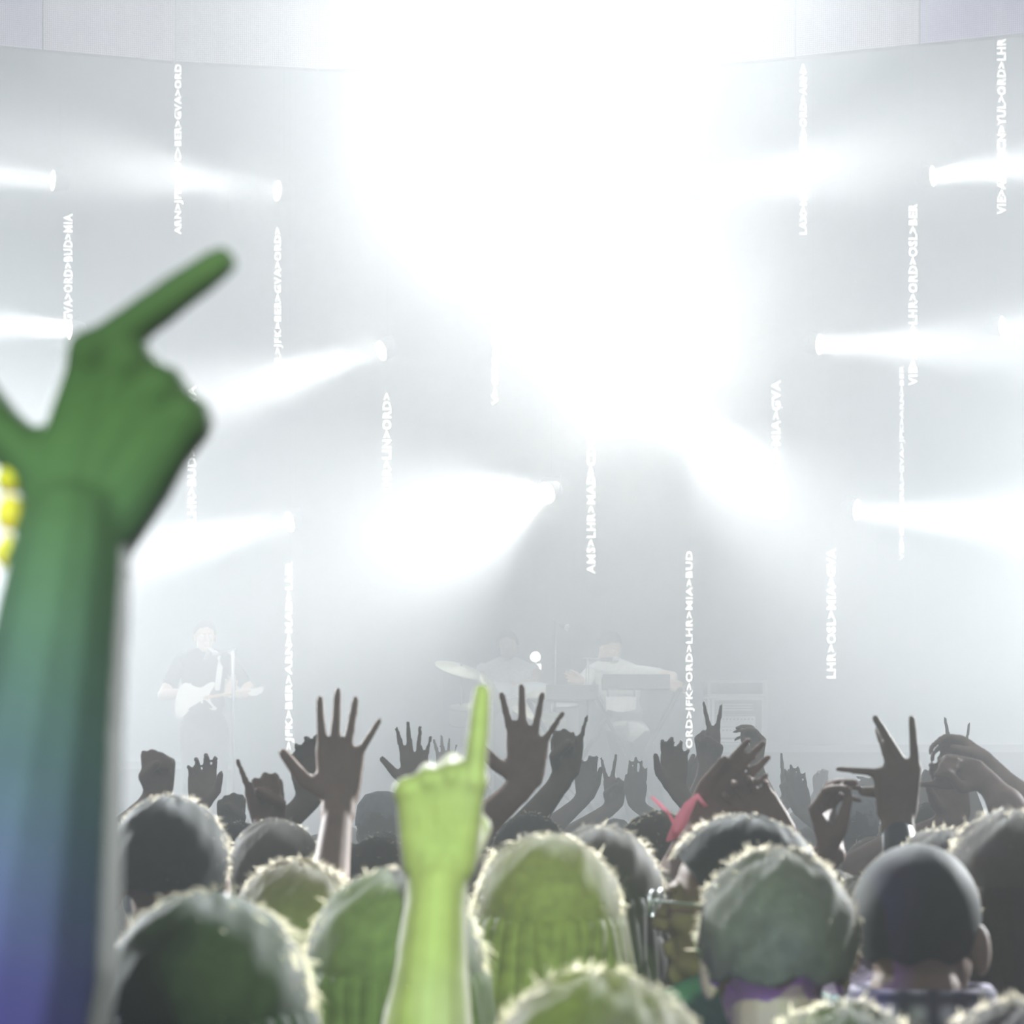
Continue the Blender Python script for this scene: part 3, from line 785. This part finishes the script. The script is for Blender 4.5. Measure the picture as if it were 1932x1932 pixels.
person('person with short dark hair behind a raised pointing hand, left of the open five-fingered hand', 520, 1545, 4.9, 'brown', 'short', 'charcoal', SKIN[0],
       arms=[dict(side=-1, w=(508, 1560), d=5.6, g='pinky', u=(-.15, -1, 0), t=1, palm='front')])
person('person with tousled hair whose crown slopes down left, below the pointing hand', 560, 1622, 3.7, 'auburn', 'curly', 'teal', SKIN[1])
person('person holding up the open five-fingered hand, thumb to the left, centre left', 690, 1720, 4.35, 'brown', 'short', 'green', SKIN[1],
       arms=[dict(side=-1, w=(640, 1512), d=4.55, e=(600, 1840), ed=4.35, g='three', u=(.03, -1, 0), t=-1, palm='front', vox=.005, sleeve=.6)])
person('person with pale-edged shoulder-length hair, cut by the right edge of the picture', 1905, 1528, 3.7, 'brown', 'bob', 'plum', SKIN[1], tilt=.0)
pt, _, _, _, ext = person('person with dark hair behind the close-cropped head, one hand up with fingers spread wide', 1775, 1562, 4.35, 'brown', 'short', 'plum', SKIN[2],
       arms=[dict(side=-1, w=(1692, 1545), d=4.85, e=(1716, 1780), ed=4.72, g='trident', u=(-.0, -1, 0), t=1, palm='away', sleeve=1.1, sc=1.05, vox=.005)])
_q = (ext[0][1] - ext[0][2]) / np.linalg.norm(ext[0][1] - ext[0][2])
mesh_from('wristband', tube([ext[0][2] + _q * .03, ext[0][2] + _q * .06, ext[0][2] + _q * .085], [.030, .032, .034], 16), BLACK, pt)
person('person with a curl-edged round head behind the raised forearm with the red ribbon', 1243, 1532, 5.4, 'brown', 'curly', 'charcoal', SKIN[0], strands=1500)
rr, _, _, _, exr = person('person with arm raised to the right and a red ribbon tied at the wrist', 1232, 1640, 4.9, 'brown', 'short', 'charcoal', SKIN[0],
       arms=[dict(side=1, w=(1318, 1548), d=5.0, e=(1215, 1780), ed=4.8, g='blade', u=(.68, -.73, 0), t=-1, palm='front', sleeve=.4)])
RED = mat('red_ribbon', (0.75, 0.06, 0.08), 0.5, 0.3, transl=.4)
def ribbon(pts, wd, d):
    v = []; f = []
    q = [P(a, b, d) for a, b in pts]
    for i, p in enumerate(q):
        a = q[max(i - 1, 0)]; b = q[min(i + 1, len(q) - 1)]; t = b - a; t /= np.linalg.norm(t)
        s = np.cross(t, [0, 1.0, 0]) * wd[i] / 2
        for k in (-.0008, .0008):
            v += [p + s + np.array([0, k, 0]), p - s + np.array([0, k, 0])]
    for i in range(len(q) - 1):
        a = i * 4; b = a + 4
        f += [(a, b, b + 1, a + 1), (a + 2, a + 3, b + 3, b + 2), (a, a + 2, b + 2, b), (a + 1, b + 1, b + 3, a + 3)]
    f += [(0, 1, 3, 2), (4 * len(q) - 4, 4 * len(q) - 2, 4 * len(q) - 1, 4 * len(q) - 3)]
    return np.array(v), f
rt = tuple(P(1300, 1530, 4.95))
ro = mesh_from('ribbon', ribbon([(1332, 1522), (1316, 1502), (1300, 1520), (1284, 1550), (1268, 1578), (1258, 1588)], [.008, .012, .02, .026, .018, .004], 4.93), RED, off=rt)
ro.location = rt; ro['label'] = 'red ribbon tied round the raised forearm right of centre'; ro['category'] = 'ribbon'
mesh_from('ribbon_tail', ribbon([(1229, 1503), (1245, 1518), (1262, 1535), (1275, 1560), (1272, 1580)], [.005, .008, .006, .008, .006], 4.95), RED, ro, off=rt)
person('person whose pale-edged curly crown just shows over the bottom edge, right of centre', 1590, 1893, 2.5, 'brown', 'curly', 'black', SKIN[1])
person('person with dark hair cut by the lower right corner', 1925, 1888, 2.2, 'brown', 'curly', 'black', SKIN[1])

# ------------------------------------------------------------------ people known by a raised hand
def raised(label, w, d, g, head, side=1, **k):
    """head = (px, ytop) at the hand's distance minus a forearm"""
    a = dict(side=side, w=w, d=d, g=g); a.update({q: k.pop(q) for q in list(k) if q in ('u', 't', 'palm', 'e', 'ed', 'roll', 'sc', 'sleeve')})
    arms = [a]
    if 'arm2' in k: arms.append(k.pop('arm2'))
    return person(label, head[0], head[1], k.pop('hd', d - .15), k.pop('hair', 'brown'), k.pop('style', 'short'), k.pop('shirt', 'charcoal'), arms=arms, **k)
raised('person raising a curled hand right of the profile head with glasses', (1478, 1585), 5.0, 'claw', (1560, 1640), -1, u=(-.6, -.8, 0), t=-1, palm='front', shirt='teal', skin=SKIN[0])
raised('person raising a pinching hand with pointed fingertips, left of the dark wrist with wide-spread fingers', (1572, 1612), 4.8, 'pinch', (1640, 1650), -1, u=(-.25, -1, 0), t=-1, palm='front', roll=60, shirt='grey', skin=SKIN[0])
raised('person making a slender two-finger sign, left of the amplifier rack', (1338, 1440), 8.2, 'peace', (1395, 1560), -1, u=(-.08, -1, 0), t=1, palm='front', shirt='grey')
raised('person with forearm straight up and bent fingers in front of the amplifier rack', (1424, 1452), 8.0, 'pinch', (1350, 1572), 1, u=(.12, -1, 0), t=1, roll=70, palm='front', shirt='denim')
raised('person pointing one finger straight up, right of the amplifier rack, far back', (1492, 1505), 10.5, 'point', (1530, 1560), -1, u=(.0, -1, 0), t=-1, palm='front', shirt='grey')
raised('person raising a small closed fist far back, right of the single pointing finger', (1547, 1497), 14, 'pinch', (1575, 1545), -1, u=(0, -1, 0), t=1, palm='front')
raised('person pressing a far-off open hand high, right of the wide-spread dark fingers', (1742, 1530), 9.5, 'relax', (1785, 1560), -1, u=(-.1, -1, 0), t=1, palm='front', shirt='grey')
raised('person with pale hair and flat outstretched hand behind the wide-spread fingers', (1690, 1500), 11.0, 'blade', (1640, 1560), 1, u=(-1, -.25, 0), t=1, palm='front', hair='blond')
raised('person at right pointing one long finger to the left over the crowd', (1852, 1462), 6.0, 'point', (1905, 1600), -1, u=(-1, -.1, 0), t=-1, palm='front', e=(1930, 1560), ed=5.9, shirt='grey')
raised('person at right with hand bent over in a drooping arch above the pointing finger', (1862, 1440), 6.6, 'relax', (1990, 1560), -1, u=(-.75, -.45, 0), t=1, palm='front', roll=60, e=(1948, 1540), ed=6.5, shirt='plum')
raised('person holding up one slim finger far behind the drooping hand at right', (1812, 1445), 9.5, 'horns', (1760, 1565), 1, u=(-.1, -1, 0), t=-1, palm='front')
raised('person with short stubby curled fingers up, below the finger pointing left', (1806, 1545), 6.2, 'claw', (1860, 1570), -1, u=(-.2, -1, 0), t=-1, palm='front', shirt='denim')
raised('person holding up spread fingers between centre and the tall blurred finger', (992, 1478), 5.2, 'wide', (1040, 1590), -1, u=(.05, -1, 0), t=-1, palm='front', shirt='green', skin=SKIN[0])
raised('person with little finger raised beside a closed fist, below the keyboard player', (1068, 1462), 6.6, 'pinky', (1095, 1580), -1, u=(.05, -1, 0), t=-1, palm='front', shirt='teal')
raised('person with small open hand up, directly right of the open five-fingered hand', (785, 1487), 7.6, 'open', (722, 1570), 1, u=(-.05, -1, 0), t=-1, palm='front', shirt='teal')
raised('person with tiny open hand up, left of the tall blurred finger, far back', (843, 1470), 11.5, 'open', (880, 1545), -1, u=(-.05, -1, 0), t=-1, palm='front')
raised('person with cupped hand behind and left of the open five-fingered hand', (588, 1508), 6.2, 'relax', (650, 1590), -1, u=(-.15, -1, 0), t=1, palm='front', shirt='teal')
raised('person raising a crooked thumb-up hand right beside the nearest forearm', (300, 1500), 6.4, 'fist', (345, 1600), -1, u=(.0, -1, 0), t=-1, palm='front', shirt='navy')
raised('person with small bent hand up over the rounded dark haircut at left', (378, 1520), 7.6, 'claw', (435, 1580), -1, u=(.05, -1, 0), t=1, palm='front', shirt='denim')
raised('person with a rounded closed hand left of the raised pointing hand', (436, 1570), 7.4, 'fist', (480, 1600), -1, u=(.0, -1, 0), t=1, palm='front')
raised('person with faint cupped hand right of the centre fist, below the cymbals', (1105, 1505), 9.4, 'relax', (1150, 1560), -1, u=(0, -1, 0), t=1, palm='front')
raised('person with two fingers up in the haze right of the faint cupped hand', (1160, 1520), 9.8, 'peace', (1192, 1562), -1, u=(.0, -1, 0), t=-1, palm='front', shirt='teal')
raised('person with upright flat hand in the haze left of the long lit text strip', (1200, 1520), 10.5, 'blade', (1160, 1545), 1, u=(.05, -1, 0), t=-1, palm='front')
raised('person with spread bent fingers just below the foot of the lit text strip', (1272, 1487), 7.8, 'claw', (1215, 1570), 1, u=(.02, -1, 0), t=-1, palm='front', shirt='teal')
raised('person with slanted cupped hand left of the slender two-finger sign', (1300, 1490), 9.0, 'relax', (1300, 1555), 1, u=(.5, -.8, 0), t=-1, palm='front')
raised('person with hand tilted right far off, right of the single pointing finger', (1515, 1535), 10, 'blade', (1470, 1570), 1, u=(-.2, -1, 0), t=-1, palm='front')

# ------------------------------------------------------------------ heads in the middle distance
mid = [
 ('person with rounded pale-rimmed crown left of centre under the small open hand', 715, 1580, 5.8, 'brown', 'short', 'green'),
 ('person with a flat cap behind the big raised fist, seen from behind', 722, 1497, 9.0, 'brown', 'short', 'grey'),
 ('person with a smooth pale round hat right of the pinching hand', 1600, 1490, 8.0, 'black', 'short', 'grey'),
 ('person with dark crown between the two-finger sign and the amplifier rack, low', 1508, 1640, 5.5, 'brown', 'short', 'denim'),
 ('person with round head at right below the far open hand', 1758, 1515, 6.6, 'brown', 'short', 'denim'),
 ('person with dark round head right of the wide-spread fingers, beside the blond head', 1838, 1590, 5.0, 'brown', 'bob', 'plum'),
 ('person with hazy round head above the long-haired head at centre', 1000, 1535, 6.2, 'brown', 'short', 'teal'),
 ('person with hazy round head right of the long-haired head, below the little-finger hand', 1170, 1600, 5.6, 'brown', 'short', 'teal'),
 ('person with hazy round head behind the rounded dark haircut at left', 455, 1552, 6.4, 'black', 'short', 'denim'),
 ('person with hazy round head between the tall blurred finger and the spread fingers', 930, 1560, 6.8, 'brown', 'short', 'green'),
]
for i, (lab, px, yt, d, hr, sty, sh) in enumerate(mid):
    person(lab, px, yt, d, hr, sty, sh, hat='cap' if 'cap ' in lab else 'beanie' if 'hat' in lab else None, strands=900)
# far heads that nothing tells apart
fx = [(250, 9.5), (300, 11.8), (352, 9.9), (402, 13.1), (445, 10.2), (498, 12.0), (548, 9.4), (604, 11.2), (655, 13.3), (770, 12.4), (815, 9.8), (868, 12.9), (905, 10.4), (952, 9.3), (985, 12.6),
      (1040, 10.6), (1085, 12.2), (1130, 11.1), (1180, 13.4), (1232, 9.6), (1262, 11.9), (1320, 12.8), (1378, 10.3), (1415, 12.3), (1448, 9.7), (1500, 12.9), (1532, 11.4), (1585, 13.5), (1622, 11.0), (1668, 9.2),
      (1700, 12.6), (1742, 10.9), (1790, 13.0), (1828, 10.1), (1868, 12.1), (1910, 9.6), (1000, 7.9), (860, 7.6), (1290, 7.4), (1650, 7.2), (560, 7.8), (1120, 7.6), (1440, 7.3), (640, 8.4)]
for i, (px, d) in enumerate(fx):
    person('concert-goer seen only as a small hazy head from behind in the far rows', px, HZ - F * (-.19 + .05 * math.sin(i * 2.3)) / d, d,
           ('brown', 'black', 'brown', 'auburn')[i % 4], ('short', 'curly', 'short', 'bob')[i % 4], ('charcoal', 'denim', 'grey', 'teal')[(i * 3) % 4],
           group='far rows of the crowd', strands=120)

# ------------------------------------------------------------------ musicians and their gear
PICK = mat('pickguard_dark', (.05, .05, .06), .3, .5)
FRET = mat('fretboard_wood', (.55, .42, .28), .5, .4)
def musician(label, px, ytop, d, arms, shirt, skin, hair, yaw=math.pi, tilt=0.0, style='short', group=None):
    return person(label, px, ytop, d, hair, style, shirt, skin, arms=arms, yaw=yaw, tilt=tilt, near=True, body_yaw=yaw if abs(yaw) > 1 else None, strands=300, sleeve=.5)
def raise_root(r, dz): r.location.z += dz
# people stand on the stage: build with feet on the deck
_P = P
def on_stage(fn, z0):
    global P, CZ
    old = CZ; CZ = old - z0
    out = fn(); CZ = old
    out[0].location.z += z0
    return out
ZS = 1.40
gr = on_stage(lambda: person('guitarist in dark clothes on stage at left playing a white electric guitar', 386, 1168, 20, 'brown', 'short', 'charcoal', SKIN_PALE, near=True,
      yaw=math.pi + .25, body_yaw=math.pi, strands=300, sleeve=.6,
      arms=[dict(side=-1, w=(432, 1310), d=19.72, g='relax', u=(.1, -1, 0), t=1, palm='front', vox=.006, pole=(1, 0, -1)),
            dict(side=1, w=(352, 1305), d=19.7, g='relax', u=(.7, .5, 0), t=1, palm='away', vox=.006, pole=(-1, 0, -1))]), ZS)
for s in (-1, 1):
    mesh_from('eye', xf(ell((s * .031, .088, .004), (.010, .006, .007), 10, 7), gr[2], gr[3]), WHITEP, gr[0])
def guitar():
    d = 19.62; g0 = P(380, 1318, d)
    root = empty('electric_guitar', tuple(g0), 'white electric guitar with dark pickguard held by the guitarist', 'guitar')
    out = [(-48, 34), (-36, 38), (-22, 22), (-8, 10), (6, 14), (20, 22), (28, 22), (30, 17), (22, 12), (17, 4), (14, -6), (20, -16), (26, -26), (25, -32), (14, -30), (2, -20), (-12, -22), (-28, -32), (-42, -22), (-48, 0), (-50, 20)]
    k = d / F
    def sm(o, it=2):
        o = [np.array(p, float) for p in o]
        for _ in range(it):
            o = [q for i in range(len(o)) for q in (o[i] * .75 + o[(i + 1) % len(o)] * .25, o[i] * .25 + o[(i + 1) % len(o)] * .75)]
        return o
    mesh_from('guitar_body', prism([(p[0] * k, -p[1] * k) for p in sm(out)], .045, (0, 0, 0), (1, 0, 0), (0, 0, 1), (0, 1, 0)), WHITEP, root, False)
    pg = [(-26, 24), (-10, 18), (10, 18), (24, 19), (16, 10), (8, 2), (0, 4), (-10, 12), (-20, 16)]
    mesh_from('pickguard', prism([(p[0] * k, -p[1] * k) for p in sm(pg)], .004, (0, -.025, 0), (1, 0, 0), (0, 0, 1), (0, 1, 0)), PICK, root, False)
    for q in (-18, -8, 2):
        mesh_from('pickup', box(((q) * k, -.027, .0 - 0.004 * q * k), (.016, .012, .07)), WHITEP, root, False)
    a = np.array([10 * k, -.02, 2 * k]); b = np.array([90 * k, -.03, 14 * k])
    mesh_from('neck', tube([a, b], [.026, .021], 8, .5), FRET, root)
    hs = [(86, -16), (90, -6), (104, -4), (116, -12), (120, -20), (114, -24), (106, -18), (96, -18)]
    mesh_from('headstock', prism([(p[0] * k, -p[1] * k) for p in sm(hs, 1)], .016, (0, -.03, 0), (1, 0, 0), (0, 0, 1), (0, 1, 0)), WHITEP, root, False)
    for i in range(6):
        mesh_from('tuning_peg', ell(((95 + i * 4) * k, -.03, (20 + i * .8) * k), (.006, .006, .012), 8, 6), CHROME, root)
    mesh_from('strap', tube([np.array([30 * k, .01, 20 * k]), np.array([34 * k, .03, 60 * k]), np.array([30 * k, .07, 82 * k]), np.array([10 * k, .22, 98 * k]), np.array([-20 * k, .42, 50 * k]), np.array([-46 * k, .1, 5 * k])], .022, 8, .2), WHITEP, root)
guitar()

kb = on_stage(lambda: person('keyboard player in a white shirt leaning over a keyboard with arms spread on stage', 1150, 1190, 20.6, 'brown', 'short', 'white', SKIN_PALE, near=True,
      yaw=math.pi + .7, body_yaw=math.pi, tilt=-.35, lean=.22, strands=300, sleeve=.6,
      arms=[dict(side=1, w=(1098, 1284), d=20.15, g='relax', u=(-1, -.25, 0), t=1, palm='front', vox=.006, pole=(-1, 0, -1)),
            dict(side=-1, w=(1262, 1288), d=20.2, g='relax', u=(.9, .35, 0), t=1, palm='front', vox=.006, pole=(1, 0, 0))]), ZS)
for s in (-1, 1):
    mesh_from('eye', xf(ell((s * .031, .088, .004), (.010, .006, .007), 10, 7), kb[2], kb[3]), WHITEP, kb[0])
def keyboard(px0, px1, py, d, lab):
    a = P(px0, py, d); b = P(px1, py, d); c = (a + b) / 2; L = b[0] - a[0]
    r = empty('keyboard', tuple(c), lab, 'keyboard', 'keyboards on stage')
    mesh_from('keyboard_case', join([box((0, 0, 0), (L, .32, .085)), box((0, -.15, .05), (L, .03, .03))]), BLACK, r, False)
    nk = 28
    for i in range(nk):
        mesh_from('white_key', box((-L * .45 + L * .9 * (i + .5) / nk, .07, .048), (L * .9 / nk * .88, .14, .012)), WHITEP, r, False)
    for i in range(nk - 1):
        if i % 7 not in (2, 6): mesh_from('black_key', box((-L * .45 + L * .9 * (i + 1) / nk, .03, .062), (L * .9 / nk * .5, .09, .016)), BLACK, r, False)
    s = empty('keyboard_stand', (c[0], c[1], ZS), 'black crossed stand under the ' + lab, 'stand', 'keyboard stands on stage')
    h = c[2] - ZS - .05
    for q in (-1, 1):
        mesh_from('stand_leg', tube([(-.33 * q, -.02 * q, 0), (.33 * q, -.02 * q, h)], .018, 8), BLACK, s)
    for q in (-1, 1):
        mesh_from('stand_foot', tube([(.33 * q, -.2, .02), (.33 * q, .2, .02)], .018, 8), BLACK, s)
        mesh_from('stand_arm', tube([(.33 * q, -.16, h), (.33 * q, .16, h)], .018, 8), BLACK, s)
keyboard(1136, 1262, 1290, 20.0, 'wide black keyboard in front of the white-shirted player')
keyboard(1030, 1128, 1310, 20.1, 'smaller keyboard left of the white-shirted player')
tw = empty('stage_towel', tuple(P(1172, 1314, 19.9)), 'white cloth hanging below the wide black keyboard', 'cloth')
vv = []; ff = []
for i in range(13):
    for j in range(7):
        x = (-29 + 58 * i / 12) * (1 - .06 * j / 6) * 20 / F; z = -(j / 6) * (24 + 5 * math.sin(i / 12 * 3.14)) * 20 / F
        vv.append((x, .012 * math.sin(i * 1.3 + j * .2), z))
n0 = len(vv); vv += [(a, b + .006, c) for a, b, c in vv]
for i in range(12):
    for j in range(6):
        a = i * 7 + j; ff += [(a, a + 1, a + 8, a + 7), (n0 + a, n0 + a + 7, n0 + a + 8, n0 + a + 1)]
mesh_from('cloth_panel', (vv, ff), mat('white_cloth', (.85, .85, .85), .9, .1), tw)
mesh_from('hanging_cord', tube([(-.1, 0, 0), (-.1, .05, .06)], .006, 6), GREYM, tw)
mesh_from('hanging_cord', tube([(.1, 0, 0), (.1, .05, .06)], .006, 6), GREYM, tw)

# drummer and drum kit
dr = on_stage(lambda: person('drummer half hidden in the haze behind the cymbals', 958, 1190, 22.0, 'brown', 'short', 'white', SKIN_PALE, near=True, yaw=math.pi, body_yaw=math.pi, strands=300,
      arms=[dict(side=1, w=(915, 1290), d=21.7, g='fist', u=(-.4, -.8, 0), t=1, palm='away', vox=.006), dict(side=-1, w=(1008, 1285), d=21.7, g='fist', u=(.3, -.9, 0), t=1, palm='away', vox=.006)]), ZS)
DRUM = mat('drum_shell', (.65, .62, .58), .3, .5); HEADM = mat('drum_head', (.8, .8, .78), .6, .3); BRASS = mat('cymbal_brass', (.75, .70, .55), .5, .5, metal=1)
kit = empty('drum_kit', (P(965, 0, 21.2)[0], 21.4, 1.75), 'drum kit with tilted cymbals in the haze left of the keyboards', 'drum kit')
KO = np.array([P(965, 0, 21.2)[0], 21.4, 1.75])
def drum(px, py, d, r, h, ax, parentname):
    c = P(px, py, d) - KO
    o = mesh_from('drum', lathe([(r * .98, -h / 2), (r, -h / 2 + .01), (r, h / 2 - .01), (r * .98, h / 2)], 28, c, ax), DRUM, kit)
    q = np.asarray(ax, float); q /= np.linalg.norm(q)
    mesh_from('drum_skin', lathe([(r * .95, h / 2 - .002), (r * .5, h / 2 + .003), (r * .02, h / 2 + .004)], 28, c, ax), HEADM, o)
    for s in (-1, 1):
        x, y, _ = frame_of(q); pts = [c + q * s * (h / 2 - .01) + (r + .004) * (math.cos(t) * x + math.sin(t) * y) for t in np.linspace(0, 2 * math.pi, 29)]
        mesh_from('drum_hoop', tube(pts, .008, 6), CHROME, o)
drum(975, 1385, 21.2, .28, .4, (0, -1, .0), '')
drum(935, 1325, 21.3, .16, .22, (0, -.5, 1), '')
drum(1005, 1325, 21.3, .16, .22, (0, -.5, 1), '')
drum(890, 1350, 21.6, .18, .15, (0, -.2, 1), '')
drum(1045, 1370, 21.6, .20, .36, (0, -.1, 1), '')
def cymbal(px, py, d, r, ax, base=None):
    c = P(px, py, d) - KO
    c2 = (base if base is not None else c[0])
    o = mesh_from('cymbal_stand', tube([(c[0], c[1], c[2] + .03), (c[0], c[1], -.0)], .012, 8), CHROME, kit)
    for k in range(3):
        t = k * 2.1; mesh_from('stand_foot', tube([(c[0], c[1], .25), (c[0] + .25 * math.cos(t), c[1] + .25 * math.sin(t), .01)], .008, 6), CHROME, o)
    mesh_from('cymbal', lathe([(.01, .022), (.035, .018), (.05, .006), (r * .6, -.004), (r, -.012), (r, -.015), (r * .6, -.008), (.03, 0)], 32, c, ax), BRASS, o)
cymbal(1040, 1302, 21.0, .20, (-.15, -.25, 1)); cymbal(870, 1262, 21.6, .22, (.3, -.3, 1)); cymbal(930, 1300, 21.0, .16, (.9, -.3, .6)); cymbal(1018, 1345, 20.9, .22, (.25, -.3, 1)); cymbal(895, 1330, 21.1, .15, (0, -.1, 1))
def mic_stand(px, py, d, boom, lab):
    c = P(px, py, d)
    r = empty('microphone_stand', (c[0], c[1], ZS), lab, 'mic stand'); h = c[2] - ZS
    mesh_from('stand_pole', tube([(0, 0, 0), (0, 0, h)], .011, 8), GREYM, r)
    mesh_from('stand_base', lathe([(.13, 0), (.13, .015), (.03, .03)], 20), BLACK, r)
    e = P(px + boom[0], py + boom[1], d - .1) - c + np.array([0, 0, h])
    st_ = np.array([0, 0, h + boom[2] * d / F])
    mesh_from('boom_arm', tube([st_ - (e - st_) * .3, st_, e], .008, 8), GREYM, r)
    m = mesh_from('microphone', tube([e, e + (e - st_) / np.linalg.norm(e - st_) * .13], [.014, .02], 10), BLACK, r)
    mesh_from('microphone_head', ell(tuple(e + (e - st_) / np.linalg.norm(e - st_) * .15), (.026, .026, .026)), CHROME, m)
mic_stand(1047, 1172, 21.2, (10, 5, 0), 'tall thin microphone stand rising behind the drum kit')
mic_stand(1108, 1243, 20.4, (26, 1, 0), 'microphone stand with level boom reaching the keyboard player')
mic_stand(440, 1225, 19.3, (-14, 4, 0), 'microphone stand in front of the guitarist')
# snare-side screen and lamp behind the drummer
bx = empty('small_light_box', tuple(P(1010, 1262, 22.4)), 'small bright pale box and round lamp on a pole right of the drummer', 'lamp')
mesh_from('box_panel', box((0, 0, 0), (.10, .06, .085)), lens_mat(3), bx, False)
mesh_from('round_lamp', lathe([(.045, 0), (.045, .03), (.02, .05)], 20, (0, -.03, .10), (0, -1, 0)), lens_mat(3), bx)
mesh_from('support_pole', tube([(0, .04, .12), (0, .04, P(0, 1262, 22.4)[2] * -1 + 1.75)], .012, 8), GREYM, bx)

# amplifier rack on the riser
a = P(1335, 1400, 21.4); b = P(1448, 1284, 21.4)
rk = empty('amplifier_rack', (a[0], 21.4, a[2]), 'open pale-framed amplifier rack with two lit cabinets on the right riser', 'amplifier')
WR = b[0] - a[0]; HR = b[2] - a[2]
def frame_rect(x0, x1, z0, z1, y, th, name, m=GREYM):
    f = mesh_from(name, join([box(((x0 + x1) / 2, y, z0 + th / 2), (x1 - x0, .05, th)), box(((x0 + x1) / 2, y, z1 - th / 2), (x1 - x0, .05, th)),
                             box((x0 + th / 2, y, (z0 + z1) / 2), (th, .05, z1 - z0)), box((x1 - th / 2, y, (z0 + z1) / 2), (th, .05, z1 - z0))]), m, rk, False)
    return f
PALE = mat('pale_aluminium', (.75, .77, .78), .4, .5)
frame_rect(0, WR, 0, HR, -.02, .018, 'outer_frame', PALE); frame_rect(.03, WR - .03, 0, HR * .72, -.05, .02, 'inner_frame', PALE)
mesh_from('rack_shelf', box((WR / 2, .2, HR * .76), (WR, .45, .02)), PALE, rk, False)
mesh_from('rack_back', box((WR / 2, .44, HR / 2), (WR, .02, HR)), BLACK, rk, False)
AMPF = mat('amp_grille_pale', (.85, .85, .80), .7, .2, .2, 80)
for i in range(2):
    c = mesh_from('amplifier_cabinet', box((WR * .5, .12, .08 + i * .085 * 1.05), (WR * .58, .3, .08)), AMPF, rk, False)
    for k in range(9):
        mesh_from('control_knob', lathe([(.007, 0), (.006, .012)], 8, (WR * .26 + k * WR * .06, -.03, .095 + i * .089), (0, -1, 0)), BLACK, c)
mesh_from('amplifier_head', box((WR * .5, .12, HR * .55), (WR * .62, .3, .10)), BLACK, rk, False)
for k in range(3):
    mesh_from('vent_slot', box((WR * .5, -.035, HR * .52 + k * .022), (WR * .5, .006, .006)), PALE, rk, False)
